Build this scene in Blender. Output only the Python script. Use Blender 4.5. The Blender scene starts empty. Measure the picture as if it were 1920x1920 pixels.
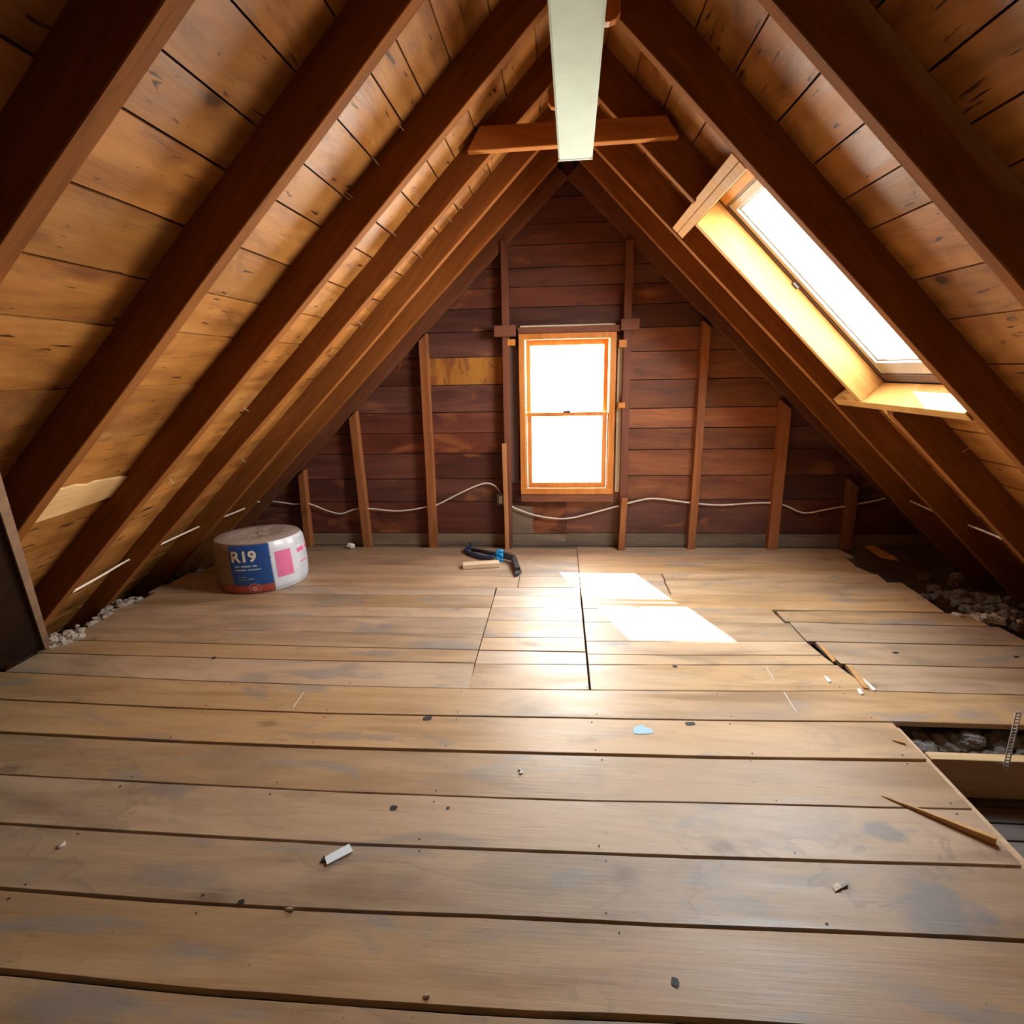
import bpy, bmesh, math, random
from mathutils import Vector, Matrix, noise

random.seed(7)
scene = bpy.context.scene
COL = scene.collection

# ------------------------------------------------------------------ camera
YAW, PITCH, ROLL, FPX, EYE = -0.0877, 0.2479, -0.0208, 1043.12, Vector((0, 0, 1.5))
_f = Vector((math.sin(YAW) * math.cos(PITCH), math.cos(YAW) * math.cos(PITCH), -math.sin(PITCH)))
_r = Vector((math.cos(YAW), -math.sin(YAW), 0))
_u = _r.cross(_f)
CR = _r * math.cos(ROLL) + _u * math.sin(ROLL)
CU = -_r * math.sin(ROLL) + _u * math.cos(ROLL)
CF = _f
cam_data = bpy.data.cameras.new('camera')
cam_data.sensor_width = 36.0
cam_data.lens = FPX * 36.0 / 1920.0
cam_data.clip_start = 0.02
cam_data.clip_end = 200
cam = bpy.data.objects.new('camera', cam_data)
COL.objects.link(cam)
m = Matrix((CR, CU, -CF)).transposed().to_4x4()
m.translation = EYE
cam.matrix_world = m
scene.camera = cam

# ------------------------------------------------------------------ light
SKY, GROUND, SUN, EXPOSURE = 30.0, 20.0, 36.0, 1.25
world = bpy.data.worlds.new('world')
scene.world = world
world.use_nodes = True
nt = world.node_tree
nt.nodes.clear()
w_out = nt.nodes.new('ShaderNodeOutputWorld')
w_bg = nt.nodes.new('ShaderNodeBackground')
w_tc = nt.nodes.new('ShaderNodeTexCoord')
w_sep = nt.nodes.new('ShaderNodeSeparateXYZ')
w_ramp = nt.nodes.new('ShaderNodeValToRGB')
w_map = nt.nodes.new('ShaderNodeMapRange')
w_map.inputs['From Min'].default_value = -1
w_map.inputs['From Max'].default_value = 1
nt.links.new(w_tc.outputs['Generated'], w_sep.inputs[0])
nt.links.new(w_sep.outputs['Z'], w_map.inputs['Value'])
nt.links.new(w_map.outputs[0], w_ramp.inputs[0])
gk = GROUND / SKY
w_ramp.color_ramp.elements[0].position = 0.47
w_ramp.color_ramp.elements[0].color = (gk, gk * 0.91, gk * 0.79, 1)
w_ramp.color_ramp.elements[1].position = 0.52
w_ramp.color_ramp.elements[1].color = (1.0, 0.94, 0.85, 1)
e = w_ramp.color_ramp.elements.new(0.80)
e.color = (0.42, 0.44, 0.46, 1)
nt.links.new(w_ramp.outputs[0], w_bg.inputs['Color'])
w_bg.inputs['Strength'].default_value = SKY
nt.links.new(w_bg.outputs[0], w_out.inputs['Surface'])

sun_data = bpy.data.lights.new('sun', 'SUN')
sun_data.energy = SUN
sun_data.angle = math.radians(0.6)
sun_data.color = (1.0, 0.93, 0.80)
sun = bpy.data.objects.new('sun', sun_data)
COL.objects.link(sun)
sun.location = (-3, 12, 11)
sun.rotation_euler = Vector((0.36, -1.0, -0.95)).to_track_quat('-Z', 'Y').to_euler()

scene.view_settings.view_transform = 'Standard'
scene.view_settings.look = 'None'
scene.view_settings.exposure = EXPOSURE
scene.view_settings.gamma = 1.0
scene.view_settings.use_curve_mapping = False
scene.cycles.max_bounces = 12
scene.cycles.diffuse_bounces = 8
scene.cycles.glossy_bounces = 4
scene.cycles.transparent_max_bounces = 8
scene.cycles.sample_clamp_indirect = 12.0
scene.cycles.use_denoising = True


def portal(name, loc, direction, sx, sy):
    d = bpy.data.lights.new(name, 'AREA')
    d.shape = 'RECTANGLE'
    d.size, d.size_y = sx, sy
    d.cycles.is_portal = True
    o = bpy.data.objects.new(name, d)
    COL.objects.link(o)
    o.location = loc
    o.rotation_euler = Vector(direction).to_track_quat('-Z', 'Y').to_euler()
    return o


# ------------------------------------------------------------------ geometry of the place
H = 1.5
X0, Z0 = 0.0558, 2.9652                 # line where the rafter undersides meet
TAN = {'L': 0.961, 'R': 0.9914}
DEP = {'L': 0.135, 'R': 0.160}          # rafter depth
YR = {'A': 1.196, 'B': 1.838, 'C': 2.543, 'D': 3.215, 'E': 3.828, 'F': 4.322}
WALL = 4.69


def ray(px, py):
    return CR * ((px - 960) / FPX) - CU * ((py - 960) / FPX) + CF


def on_y(px, py, Y):
    d = ray(px, py)
    return EYE + d * (Y / d.y)


def on_z(px, py, Z=0.0):
    d = ray(px, py)
    return EYE + d * ((Z - H) / d.z)


def slope_axes(side):
    s = -1 if side == 'L' else 1
    t = TAN[side]
    k = math.hypot(t, 1)
    return Vector((s, 0, -t)) / k, Vector((s * t, 0, 1)) / k     # down-slope, outward


def on_slope(px, py, side, off=0.0):
    dn, n = slope_axes(side)
    P0 = Vector((X0, 0, Z0)) + n * off
    d = ray(px, py)
    P = EYE + d * ((P0 - EYE).dot(n) / d.dot(n))
    return (P - Vector((X0, 0, Z0))).dot(dn), P.y


def slope_pt(side, s, y, n=0.0):
    dn, nn = slope_axes(side)
    return Vector((X0, 0, Z0)) + dn * s + nn * n + Vector((0, y, 0))


def slope_matrix(side):
    dn, n = slope_axes(side)
    z = dn.cross(Vector((0, 1, 0)))
    M = Matrix((dn, Vector((0, 1, 0)), z)).transposed().to_4x4()
    M.translation = Vector((X0, 0, Z0))
    return M


NS = {'L': -1, 'R': 1}                   # sign of local z that points outward


# ------------------------------------------------------------------ materials
def new_mat(name):
    mt = bpy.data.materials.new(name)
    mt.use_nodes = True
    t = mt.node_tree
    t.nodes.clear()
    out = t.nodes.new('ShaderNodeOutputMaterial')
    b = t.nodes.new('ShaderNodeBsdfPrincipled')
    t.links.new(b.outputs[0], out.inputs['Surface'])
    return mt, t, b


def plain(name, col, rough=0.6, metal=0.0, bump=0.0, bscale=60, spec=0.5):
    mt, t, b = new_mat(name)
    n = t.nodes.new('ShaderNodeTexNoise')
    n.inputs['Scale'].default_value = bscale
    tc = t.nodes.new('ShaderNodeTexCoord')
    t.links.new(tc.outputs['Object'], n.inputs['Vector'])
    mx = t.nodes.new('ShaderNodeMix')
    mx.data_type = 'RGBA'
    mx.inputs[6].default_value = (col[0] * 0.86, col[1] * 0.86, col[2] * 0.86, 1)
    mx.inputs[7].default_value = (min(1, col[0] * 1.08), min(1, col[1] * 1.08), min(1, col[2] * 1.08), 1)
    t.links.new(n.outputs['Fac'], mx.inputs[0])
    t.links.new(mx.outputs[2], b.inputs['Base Color'])
    b.inputs['Roughness'].default_value = rough
    b.inputs['Metallic'].default_value = metal
    b.inputs['Specular IOR Level'].default_value = spec
    if bump:
        bp = t.nodes.new('ShaderNodeBump')
        bp.inputs['Strength'].default_value = bump
        bp.inputs['Distance'].default_value = 0.01
        t.links.new(n.outputs['Fac'], bp.inputs['Height'])
        t.links.new(bp.outputs[0], b.inputs['Normal'])
    return mt


def ramp(t, src, stops, interp='LINEAR'):
    r = t.nodes.new('ShaderNodeValToRGB')
    r.color_ramp.interpolation = interp
    els = r.color_ramp.elements
    els[0].position, els[0].color = stops[0][0], stops[0][1]
    els[1].position, els[1].color = stops[-1][0], stops[-1][1]
    for p, c in stops[1:-1]:
        x = els.new(p)
        x.color = c
    t.links.new(src, r.inputs[0])
    return r.outputs[0]


def g(v):
    return (v, v, v, 1)


def mixc(t, fac, a, b, mode='MIX'):
    mx = t.nodes.new('ShaderNodeMix')
    mx.data_type = 'RGBA'
    mx.blend_type = mode
    for idx, v in ((0, fac), (6, a), (7, b)):
        if isinstance(v, (int, float)):
            mx.inputs[idx].default_value = v
        elif isinstance(v, tuple):
            mx.inputs[idx].default_value = v if len(v) == 4 else (*v, 1)
        else:
            t.links.new(v, mx.inputs[idx])
    return mx.outputs[2]


def wood(name, dark, mid, light, axis='x', rough=0.6, var=0.35, grain=1.0, knots=0.0, streak=0.0,
         stain=None, stain_amt=0.0, stain_scale=2.0, patch=None, patch_amt=0.0, bump=0.25, spec=0.4,
         specks=0.0, rings=0.5, hvar=0.0, coat=0.0, tide=0.0):
    """Sawn timber: grain runs along one object axis; every loose board gets its own tone and grain."""
    mt, t, b = new_mat(name)
    tc = t.nodes.new('ShaderNodeTexCoord')
    geo = t.nodes.new('ShaderNodeNewGeometry')
    isl = geo.outputs['Random Per Island']
    off = t.nodes.new('ShaderNodeVectorMath')
    off.operation = 'SCALE'
    off.inputs[0].default_value = (17.3, 9.1, 23.7)
    t.links.new(isl, off.inputs['Scale'])
    add = t.nodes.new('ShaderNodeVectorMath')
    add.operation = 'ADD'
    t.links.new(tc.outputs['Object'], add.inputs[0])
    t.links.new(off.outputs[0], add.inputs[1])
    P = add.outputs[0]

    def mapped(al, ac):
        mp = t.nodes.new('ShaderNodeMapping')
        sc = {'x': (al, ac, ac), 'y': (ac, al, ac), 'z': (ac, ac, al)}[axis]
        mp.inputs['Scale'].default_value = sc
        t.links.new(P, mp.inputs['Vector'])
        return mp.outputs[0]

    def nz(vec, scale, detail=5, rough_=0.6, dist=0.0):
        n = t.nodes.new('ShaderNodeTexNoise')
        n.inputs['Scale'].default_value = scale
        n.inputs['Detail'].default_value = detail
        n.inputs['Roughness'].default_value = rough_
        n.inputs['Distortion'].default_value = dist
        t.links.new(vec, n.inputs['Vector'])
        return n.outputs['Fac']

    fine = nz(mapped(1.2, 26.0), 3.0, 7, 0.65, 0.3)
    broad = nz(mapped(0.55, 4.0), 2.0, 4, 0.55, 0.8)
    wv = t.nodes.new('ShaderNodeTexWave')
    wv.wave_type = 'BANDS'
    wv.bands_direction = 'DIAGONAL'
    wv.inputs['Scale'].default_value = 5.0
    wv.inputs['Distortion'].default_value = 9.0
    wv.inputs['Detail'].default_value = 3.0
    wv.inputs['Detail Scale'].default_value = 0.6
    t.links.new(mapped(0.35, 2.4), wv.inputs['Vector'])
    base = ramp(t, broad, [(0.28, (*dark, 1)), (0.5, (*mid, 1)), (0.74, (*light, 1))])
    col = mixc(t, 0.55 * grain, base, ramp(t, fine, [(0.25, g(0.45)), (0.55, g(1.0)), (0.8, g(1.18))]), 'MULTIPLY')
    col = mixc(t, 0.35 * rings, col, ramp(t, wv.outputs['Fac'], [(0.0, g(0.62)), (0.35, g(1.0)), (1.0, g(1.06))]), 'MULTIPLY')
    # one tone per board
    tone = ramp(t, isl, [(0.0, g(1 - var)), (1.0, g(1 + var * 0.55))])
    col = mixc(t, 1.0, col, tone, 'MULTIPLY')
    if hvar:
        hs = t.nodes.new('ShaderNodeHueSaturation')
        mr = t.nodes.new('ShaderNodeMapRange')
        mr.inputs['To Min'].default_value = 1 - hvar
        mr.inputs['To Max'].default_value = 1 + hvar
        fr = t.nodes.new('ShaderNodeMath')
        fr.operation = 'FRACT'
        ml = t.nodes.new('ShaderNodeMath')
        ml.operation = 'MULTIPLY'
        ml.inputs[1].default_value = 7.31
        t.links.new(isl, ml.inputs[0])
        t.links.new(ml.outputs[0], fr.inputs[0])
        t.links.new(fr.outputs[0], mr.inputs['Value'])
        t.links.new(mr.outputs[0], hs.inputs['Saturation'])
        t.links.new(col, hs.inputs['Color'])
        col = hs.outputs[0]
    if stain:
        sn = nz(mapped(0.6, 1.6), stain_scale, 6, 0.62, 1.2)
        f = ramp(t, sn, [(0.50, g(0)), (0.72, g(1))])
        col = mixc(t, mixc(t, 1.0, f, g(stain_amt), 'MULTIPLY'), col, (*stain, 1))
    if patch:
        pn = nz(mapped(0.8, 2.0), 2.3, 4, 0.55, 0.7)
        f = ramp(t, pn, [(0.58, g(0)), (0.66, g(1))])
        col = mixc(t, mixc(t, 1.0, f, g(patch_amt), 'MULTIPLY'), col, (*patch, 1))
    if tide:
        tn_ = nz(mapped(0.9, 1.5), 1.5, 4, 0.6, 0.5)
        f = ramp(t, tn_, [(0.548, g(0)), (0.556, g(1)), (0.560, g(0.35)), (0.60, g(0))])
        mk = ramp(t, nz(mapped(0.5, 0.8), 1.1, 2, 0.5), [(0.48, g(0)), (0.58, g(1))])
        f = mixc(t, 1.0, f, mk, 'MULTIPLY')
        col = mixc(t, mixc(t, 1.0, f, g(tide), 'MULTIPLY'), col, (dark[0] * 0.5, dark[1] * 0.62, dark[2] * 0.95, 1))
    if streak:
        sk = nz(mapped(7.0, 46.0), 1.0, 2, 0.5, 0.6)
        f = ramp(t, sk, [(0.66, g(0)), (0.71, g(1))])
        col = mixc(t, mixc(t, 1.0, f, g(streak), 'MULTIPLY'), col, (dark[0] * 0.22, dark[1] * 0.2, dark[2] * 0.25, 1))
    if knots:
        vo = t.nodes.new('ShaderNodeTexVoronoi')
        vo.inputs['Scale'].default_value = 1.0
        vo.inputs['Randomness'].default_value = 1.0
        dn = t.nodes.new('ShaderNodeVectorMath')
        dn.operation = 'ADD'
        wn = t.nodes.new('ShaderNodeTexNoise')
        wn.inputs['Scale'].default_value = 9.0
        t.links.new(P, wn.inputs['Vector'])
        scv = t.nodes.new('ShaderNodeVectorMath')
        scv.operation = 'SCALE'
        scv.inputs['Scale'].default_value = 0.22
        t.links.new(wn.outputs['Color'], scv.inputs[0])
        t.links.new(mapped(2.0, 3.3), dn.inputs[0])
        t.links.new(scv.outputs[0], dn.inputs[1])
        t.links.new(dn.outputs[0], vo.inputs['Vector'])
        f = ramp(t, vo.outputs['Distance'], [(0.055, g(1)), (0.085, g(0.45)), (0.15, g(0))])
        col = mixc(t, mixc(t, 1.0, f, g(knots), 'MULTIPLY'), col, (dark[0] * 0.3, dark[1] * 0.26, dark[2] * 0.3, 1))
    if specks:
        sp = nz(tc.outputs['Object'], 55.0, 2, 0.5)
        f = ramp(t, sp, [(0.73, g(0)), (0.76, g(1))])
        col = mixc(t, mixc(t, 1.0, f, g(specks), 'MULTIPLY'), col, (dark[0] * 0.3, dark[1] * 0.3, dark[2] * 0.3, 1))
    t.links.new(col, b.inputs['Base Color'])
    rr = ramp(t, broad, [(0.3, g(max(0.05, rough - 0.10))), (0.7, g(min(1, rough + 0.08)))])
    t.links.new(rr, b.inputs['Roughness'])
    b.inputs['Specular IOR Level'].default_value = spec
    b.inputs['Coat Weight'].default_value = coat
    b.inputs['Coat Roughness'].default_value = 0.42
    if bump:
        bp = t.nodes.new('ShaderNodeBump')
        bp.inputs['Strength'].default_value = bump
        bp.inputs['Distance'].default_value = 0.006
        t.links.new(fine, bp.inputs['Height'])
        t.links.new(bp.outputs[0], b.inputs['Normal'])
    return mt


M = {}
M['sheathing'] = wood('sheathing_pine', (0.24, 0.088, 0.018), (0.385, 0.158, 0.034), (0.46, 0.215, 0.058), axis='y', rough=0.52, var=0.20, grain=0.45,
                      knots=1.0, streak=1.0, stain=(0.14, 0.045, 0.018), stain_amt=0.7, stain_scale=3.2, bump=0.2, spec=0.28, rings=0.25, specks=0.6)
M['rafter'] = wood('rafter_timber', (0.15, 0.050, 0.012), (0.215, 0.077, 0.018), (0.29, 0.106, 0.026), axis='x', rough=0.75, var=0.12, grain=0.6,
                   knots=0.3, streak=0.2, bump=0.25, spec=0.08, rings=0.3)
M['rafter_dark'] = wood('end_rafter_timber', (0.10, 0.034, 0.016), (0.15, 0.05, 0.022), (0.20, 0.07, 0.03), axis='x', rough=0.65, var=0.1, grain=0.7, spec=0.25)
M['gable'] = wood('gable_board', (0.070, 0.022, 0.016), (0.125, 0.040, 0.027), (0.19, 0.064, 0.038), axis='x', rough=0.58, var=0.40, grain=0.6,
                  knots=0.4, streak=0.25, stain=(0.075, 0.022, 0.024), stain_amt=0.6, patch=(0.36, 0.13, 0.035), patch_amt=0.45, bump=0.2, spec=0.35, hvar=0.12, rings=0.3)
M['gable_grey'] = wood('gable_sill_board', (0.13, 0.09, 0.06), (0.20, 0.145, 0.095), (0.28, 0.21, 0.14), axis='x', rough=0.7, var=0.25, streak=0.3, grain=0.6)
M['stud'] = wood('stud_timber', (0.20, 0.065, 0.02), (0.29, 0.10, 0.03), (0.36, 0.135, 0.042), axis='z', rough=0.6, var=0.1, knots=0.4, streak=0.2, grain=0.6)
M['stud_dark'] = wood('stud_dark_timber', (0.11, 0.036, 0.022), (0.16, 0.052, 0.028), (0.20, 0.07, 0.036), axis='z', rough=0.65, var=0.1, knots=0.3, streak=0.2, grain=0.6)
M['stud_pale'] = wood('stud_pale_timber', (0.36, 0.15, 0.05), (0.47, 0.215, 0.08), (0.55, 0.27, 0.11), axis='z', rough=0.6, var=0.1, grain=0.6)
M['header_dark'] = wood('window_header_timber', (0.12, 0.042, 0.022), (0.18, 0.062, 0.032), (0.23, 0.085, 0.042), axis='x', rough=0.65, var=0.15, grain=0.6)
M['floor'] = wood('floor_board', (0.34, 0.215, 0.115), (0.46, 0.305, 0.172), (0.53, 0.365, 0.215), axis='x', rough=0.50, var=0.15, grain=0.26,
                  knots=0.5, streak=0.16, stain=(0.21, 0.150, 0.098), stain_amt=0.75, stain_scale=1.6, patch=(0.22, 0.215, 0.21), patch_amt=0.55,
                  bump=0.14, spec=0.8, specks=0.55, rings=0.25, hvar=0.15, tide=0.6)
M['pine_new'] = wood('new_pine', (0.36, 0.165, 0.042), (0.45, 0.225, 0.060), (0.53, 0.29, 0.085), axis='x', rough=0.65, var=0.08, knots=0.5, bump=0.15, grain=0.6, spec=0.2, rings=0.3)
M['pine_window'] = wood('window_pine', (0.46, 0.15, 0.028), (0.58, 0.215, 0.045), (0.66, 0.27, 0.065), axis='z', rough=0.45, var=0.08, bump=0.12, grain=0.6)
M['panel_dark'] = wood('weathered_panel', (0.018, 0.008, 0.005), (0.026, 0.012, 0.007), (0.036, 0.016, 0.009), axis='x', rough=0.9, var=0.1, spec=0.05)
M['panel_edge'] = wood('weathered_edge', (0.22, 0.13, 0.08), (0.30, 0.18, 0.11), (0.38, 0.24, 0.15), axis='x', rough=0.75, var=0.1)
M['tie'] = wood('tie_timber', (0.33, 0.11, 0.026), (0.44, 0.16, 0.038), (0.52, 0.20, 0.05), axis='x', rough=0.75, var=0.08, grain=0.5, spec=0.08)
M['gable_orange'] = wood('gable_warm_board', (0.17, 0.055, 0.026), (0.28, 0.098, 0.040), (0.38, 0.145, 0.055), axis='x', rough=0.55, var=0.35, grain=0.6,
                         knots=0.5, streak=0.3, stain=(0.11, 0.035, 0.03), stain_amt=0.8, stain_scale=2.4, bump=0.2, spec=0.35, rings=0.3)
M['gable_bleached'] = wood('gable_bleached_board', (0.20, 0.065, 0.02), (0.40, 0.17, 0.03), (0.52, 0.24, 0.04), axis='z', rough=0.55, var=0.1, grain=0.4,
                           stain=(0.13, 0.04, 0.03), stain_amt=1.0, stain_scale=9.0, spec=0.3, rings=0.2)
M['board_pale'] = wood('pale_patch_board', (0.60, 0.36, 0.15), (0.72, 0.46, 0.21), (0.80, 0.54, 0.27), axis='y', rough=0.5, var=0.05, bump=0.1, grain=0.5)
M['splinter'] = wood('split_softwood', (0.40, 0.20, 0.07), (0.55, 0.30, 0.11), (0.66, 0.40, 0.17), axis='x', rough=0.6, var=0.1)
M['block'] = wood('offcut_softwood', (0.58, 0.40, 0.24), (0.68, 0.49, 0.31), (0.76, 0.58, 0.39), axis='x', rough=0.6, var=0.05, grain=0.5)
M['blocking'] = wood('pale_lumber', (0.50, 0.33, 0.16), (0.60, 0.42, 0.22), (0.68, 0.50, 0.29), axis='x', rough=0.6, var=0.05, grain=0.5)
M['lath'] = wood('grey_lath', (0.13, 0.12, 0.11), (0.20, 0.185, 0.17), (0.27, 0.25, 0.23), axis='x', rough=0.8, var=0.3)
M['felt'] = plain('black_felt', (0.006, 0.005, 0.005), 0.95)
M['under'] = plain('dark_backing', (0.02, 0.010, 0.007), 0.95, bump=0.3)  # near-black backing below the floor and on the light-absorbing rear wall
M['white_metal'] = plain('white_enamel', (0.59, 0.72, 0.66), 0.8, bscale=8, spec=0.05)
M['white_trim'] = plain('white_paint', (0.82, 0.80, 0.74), 0.4)
M['sash_white'] = plain('aged_white_paint', (0.44, 0.41, 0.36), 0.6, spec=0.2)
M['gasket'] = plain('dark_gasket', (0.10, 0.055, 0.04), 0.6)
M['cable'] = plain('white_cable_sheath', (0.80, 0.72, 0.62), 0.45)
M['steel'] = plain('galvanised_steel', (0.80, 0.80, 0.80), 0.45, 0.35)
M['nail'] = plain('bright_nail', (0.80, 0.74, 0.68), 0.4, 0.5)
M['outlet_box'] = plain('grey_metal_box', (0.10, 0.10, 0.11), 0.5, 0.4)
M['outlet'] = plain('ivory_receptacle', (0.72, 0.70, 0.62), 0.4)
M['slot'] = plain('black_slot', (0.01, 0.01, 0.01), 0.6)
M['plaster'] = plain('old_plaster', (0.70, 0.64, 0.52), 0.85, bump=0.4)
M['lead_grey'] = plain('grey_painted_board', (0.13, 0.085, 0.08), 0.6)
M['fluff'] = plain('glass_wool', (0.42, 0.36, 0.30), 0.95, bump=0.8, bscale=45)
M['fluff_dark'] = plain('shaded_dark_wool', (0.13, 0.11, 0.10), 0.95, bump=0.8, bscale=45)  # wool colour darkened to put the eave shadow into it
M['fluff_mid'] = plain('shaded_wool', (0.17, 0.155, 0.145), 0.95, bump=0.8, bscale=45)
M['paper'] = plain('white_paper', (0.78, 0.86, 0.92), 0.55)
M['chip'] = plain('paint_chip', (0.62, 0.56, 0.48), 0.7)
M['chip_grey'] = plain('grey_chip', (0.28, 0.27, 0.26), 0.7)
M['blue_paint'] = plain('pale_blue_paint', (0.33, 0.56, 0.70), 0.5)
M['tool_dark'] = plain('dark_rubber', (0.018, 0.024, 0.035), 0.45)
M['tool_blue'] = plain('navy_rubber', (0.02, 0.04, 0.12), 0.45)
M['tool_bright'] = plain('bright_blue_plastic', (0.01, 0.33, 0.80), 0.35)
M['tool_metal'] = plain('blackened_steel', (0.06, 0.055, 0.055), 0.4, 0.5)
M['bag_white'] = plain('white_film', (0.66, 0.70, 0.76), 0.30, bump=0.25, bscale=14)
M['bag_clear'] = plain('clear_film_over_wool', (0.25, 0.17, 0.11), 0.28, bump=0.5, bscale=12)
M['bag_top'] = plain('film_over_wool_end', (0.40, 0.34, 0.31), 0.35, bump=0.5, bscale=24)
M['bag_blue'] = plain('blue_print', (0.015, 0.075, 0.28), 0.32, bump=0.15, bscale=16)
M['bag_red'] = plain('red_print', (0.38, 0.07, 0.055), 0.35, bump=0.15, bscale=16)
M['bag_pink'] = plain('pink_print', (0.72, 0.16, 0.34), 0.35)
M['bag_cream'] = plain('cream_print', (0.74, 0.69, 0.55), 0.4)
M['bag_ink'] = plain('grey_print', (0.36, 0.46, 0.52), 0.45)
M['bag_logo'] = plain('faded_red_print', (0.55, 0.20, 0.16), 0.4)


def glass_mat():
    mt = bpy.data.materials.new('window_glass')
    mt.use_nodes = True
    t = mt.node_tree
    t.nodes.clear()
    out = t.nodes.new('ShaderNodeOutputMaterial')
    tr = t.nodes.new('ShaderNodeBsdfTransparent')
    tr.inputs['Color'].default_value = (0.95, 0.97, 0.97, 1)
    gl = t.nodes.new('ShaderNodeBsdfGlossy')
    gl.inputs['Roughness'].default_value = 0.02
    lw = t.nodes.new('ShaderNodeLayerWeight')
    lw.inputs['Blend'].default_value = 0.12
    fr = t.nodes.new('ShaderNodeMath')
    fr.operation = 'MULTIPLY'
    fr.inputs[1].default_value = 0.35
    t.links.new(lw.outputs['Facing'], fr.inputs[0])
    mx = t.nodes.new('ShaderNodeMixShader')
    t.links.new(fr.outputs[0], mx.inputs[0])
    t.links.new(tr.outputs[0], mx.inputs[1])
    t.links.new(gl.outputs[0], mx.inputs[2])
    t.links.new(mx.outputs[0], out.inputs['Surface'])
    return mt


M['glass'] = glass_mat()


def add_stain(mat, c, rx, ry, col, amt):
    """An old soaked-in stain of its own shape at a fixed place on the boards."""
    t = mat.node_tree
    b = next(n for n in t.nodes if n.type == 'BSDF_PRINCIPLED')
    src = b.inputs['Base Color'].links[0].from_socket
    tc = t.nodes.new('ShaderNodeTexCoord')
    mp = t.nodes.new('ShaderNodeMapping')
    mp.vector_type = 'TEXTURE'
    mp.inputs['Location'].default_value = (c.x, c.y, 0)
    mp.inputs['Scale'].default_value = (rx, ry, 1)
    t.links.new(tc.outputs['Object'], mp.inputs['Vector'])
    gr = t.nodes.new('ShaderNodeTexGradient')
    gr.gradient_type = 'SPHERICAL'
    t.links.new(mp.outputs[0], gr.inputs['Vector'])
    n = t.nodes.new('ShaderNodeTexNoise')
    n.inputs['Scale'].default_value = 9.0
    n.inputs['Detail'].default_value = 7
    n.inputs['Roughness'].default_value = 0.65
    t.links.new(tc.outputs['Object'], n.inputs['Vector'])
    ad = t.nodes.new('ShaderNodeMath')
    ad.operation = 'MULTIPLY_ADD'
    ad.inputs[1].default_value = 0.55
    t.links.new(gr.outputs['Fac'], ad.inputs[0])
    t.links.new(n.outputs['Fac'], ad.inputs[2])
    f = ramp(t, ad.outputs[0], [(0.66, g(0)), (0.86, g(1))])
    gm = ramp(t, gr.outputs['Fac'], [(0.0, g(0)), (0.12, g(1))])
    f = mixc(t, 1.0, f, gm, 'MULTIPLY')
    t.links.new(mixc(t, mixc(t, 1.0, f, g(amt), 'MULTIPLY'), src, col), b.inputs['Base Color'])


for (sx_, sy_, rx_, ry_, am_) in ((1760, 1700, 0.22, 0.13, 0.75), (1660, 1560, 0.16, 0.06, 0.7), (1010, 1190, 0.28, 0.06, 0.7), (1140, 1208, 0.22, 0.05, 0.7),
                                  (640, 1380, 0.5, 0.05, 0.45), (150, 1885, 0.22, 0.1, 0.6), (1080, 1650, 0.12, 0.07, 0.5), (330, 1640, 0.25, 0.07, 0.45), (700, 1225, 0.35, 0.05, 0.6)):
    add_stain(M['floor'], on_z(sx_, sy_), rx_, ry_, (0.19, 0.185, 0.185), am_)


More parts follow.
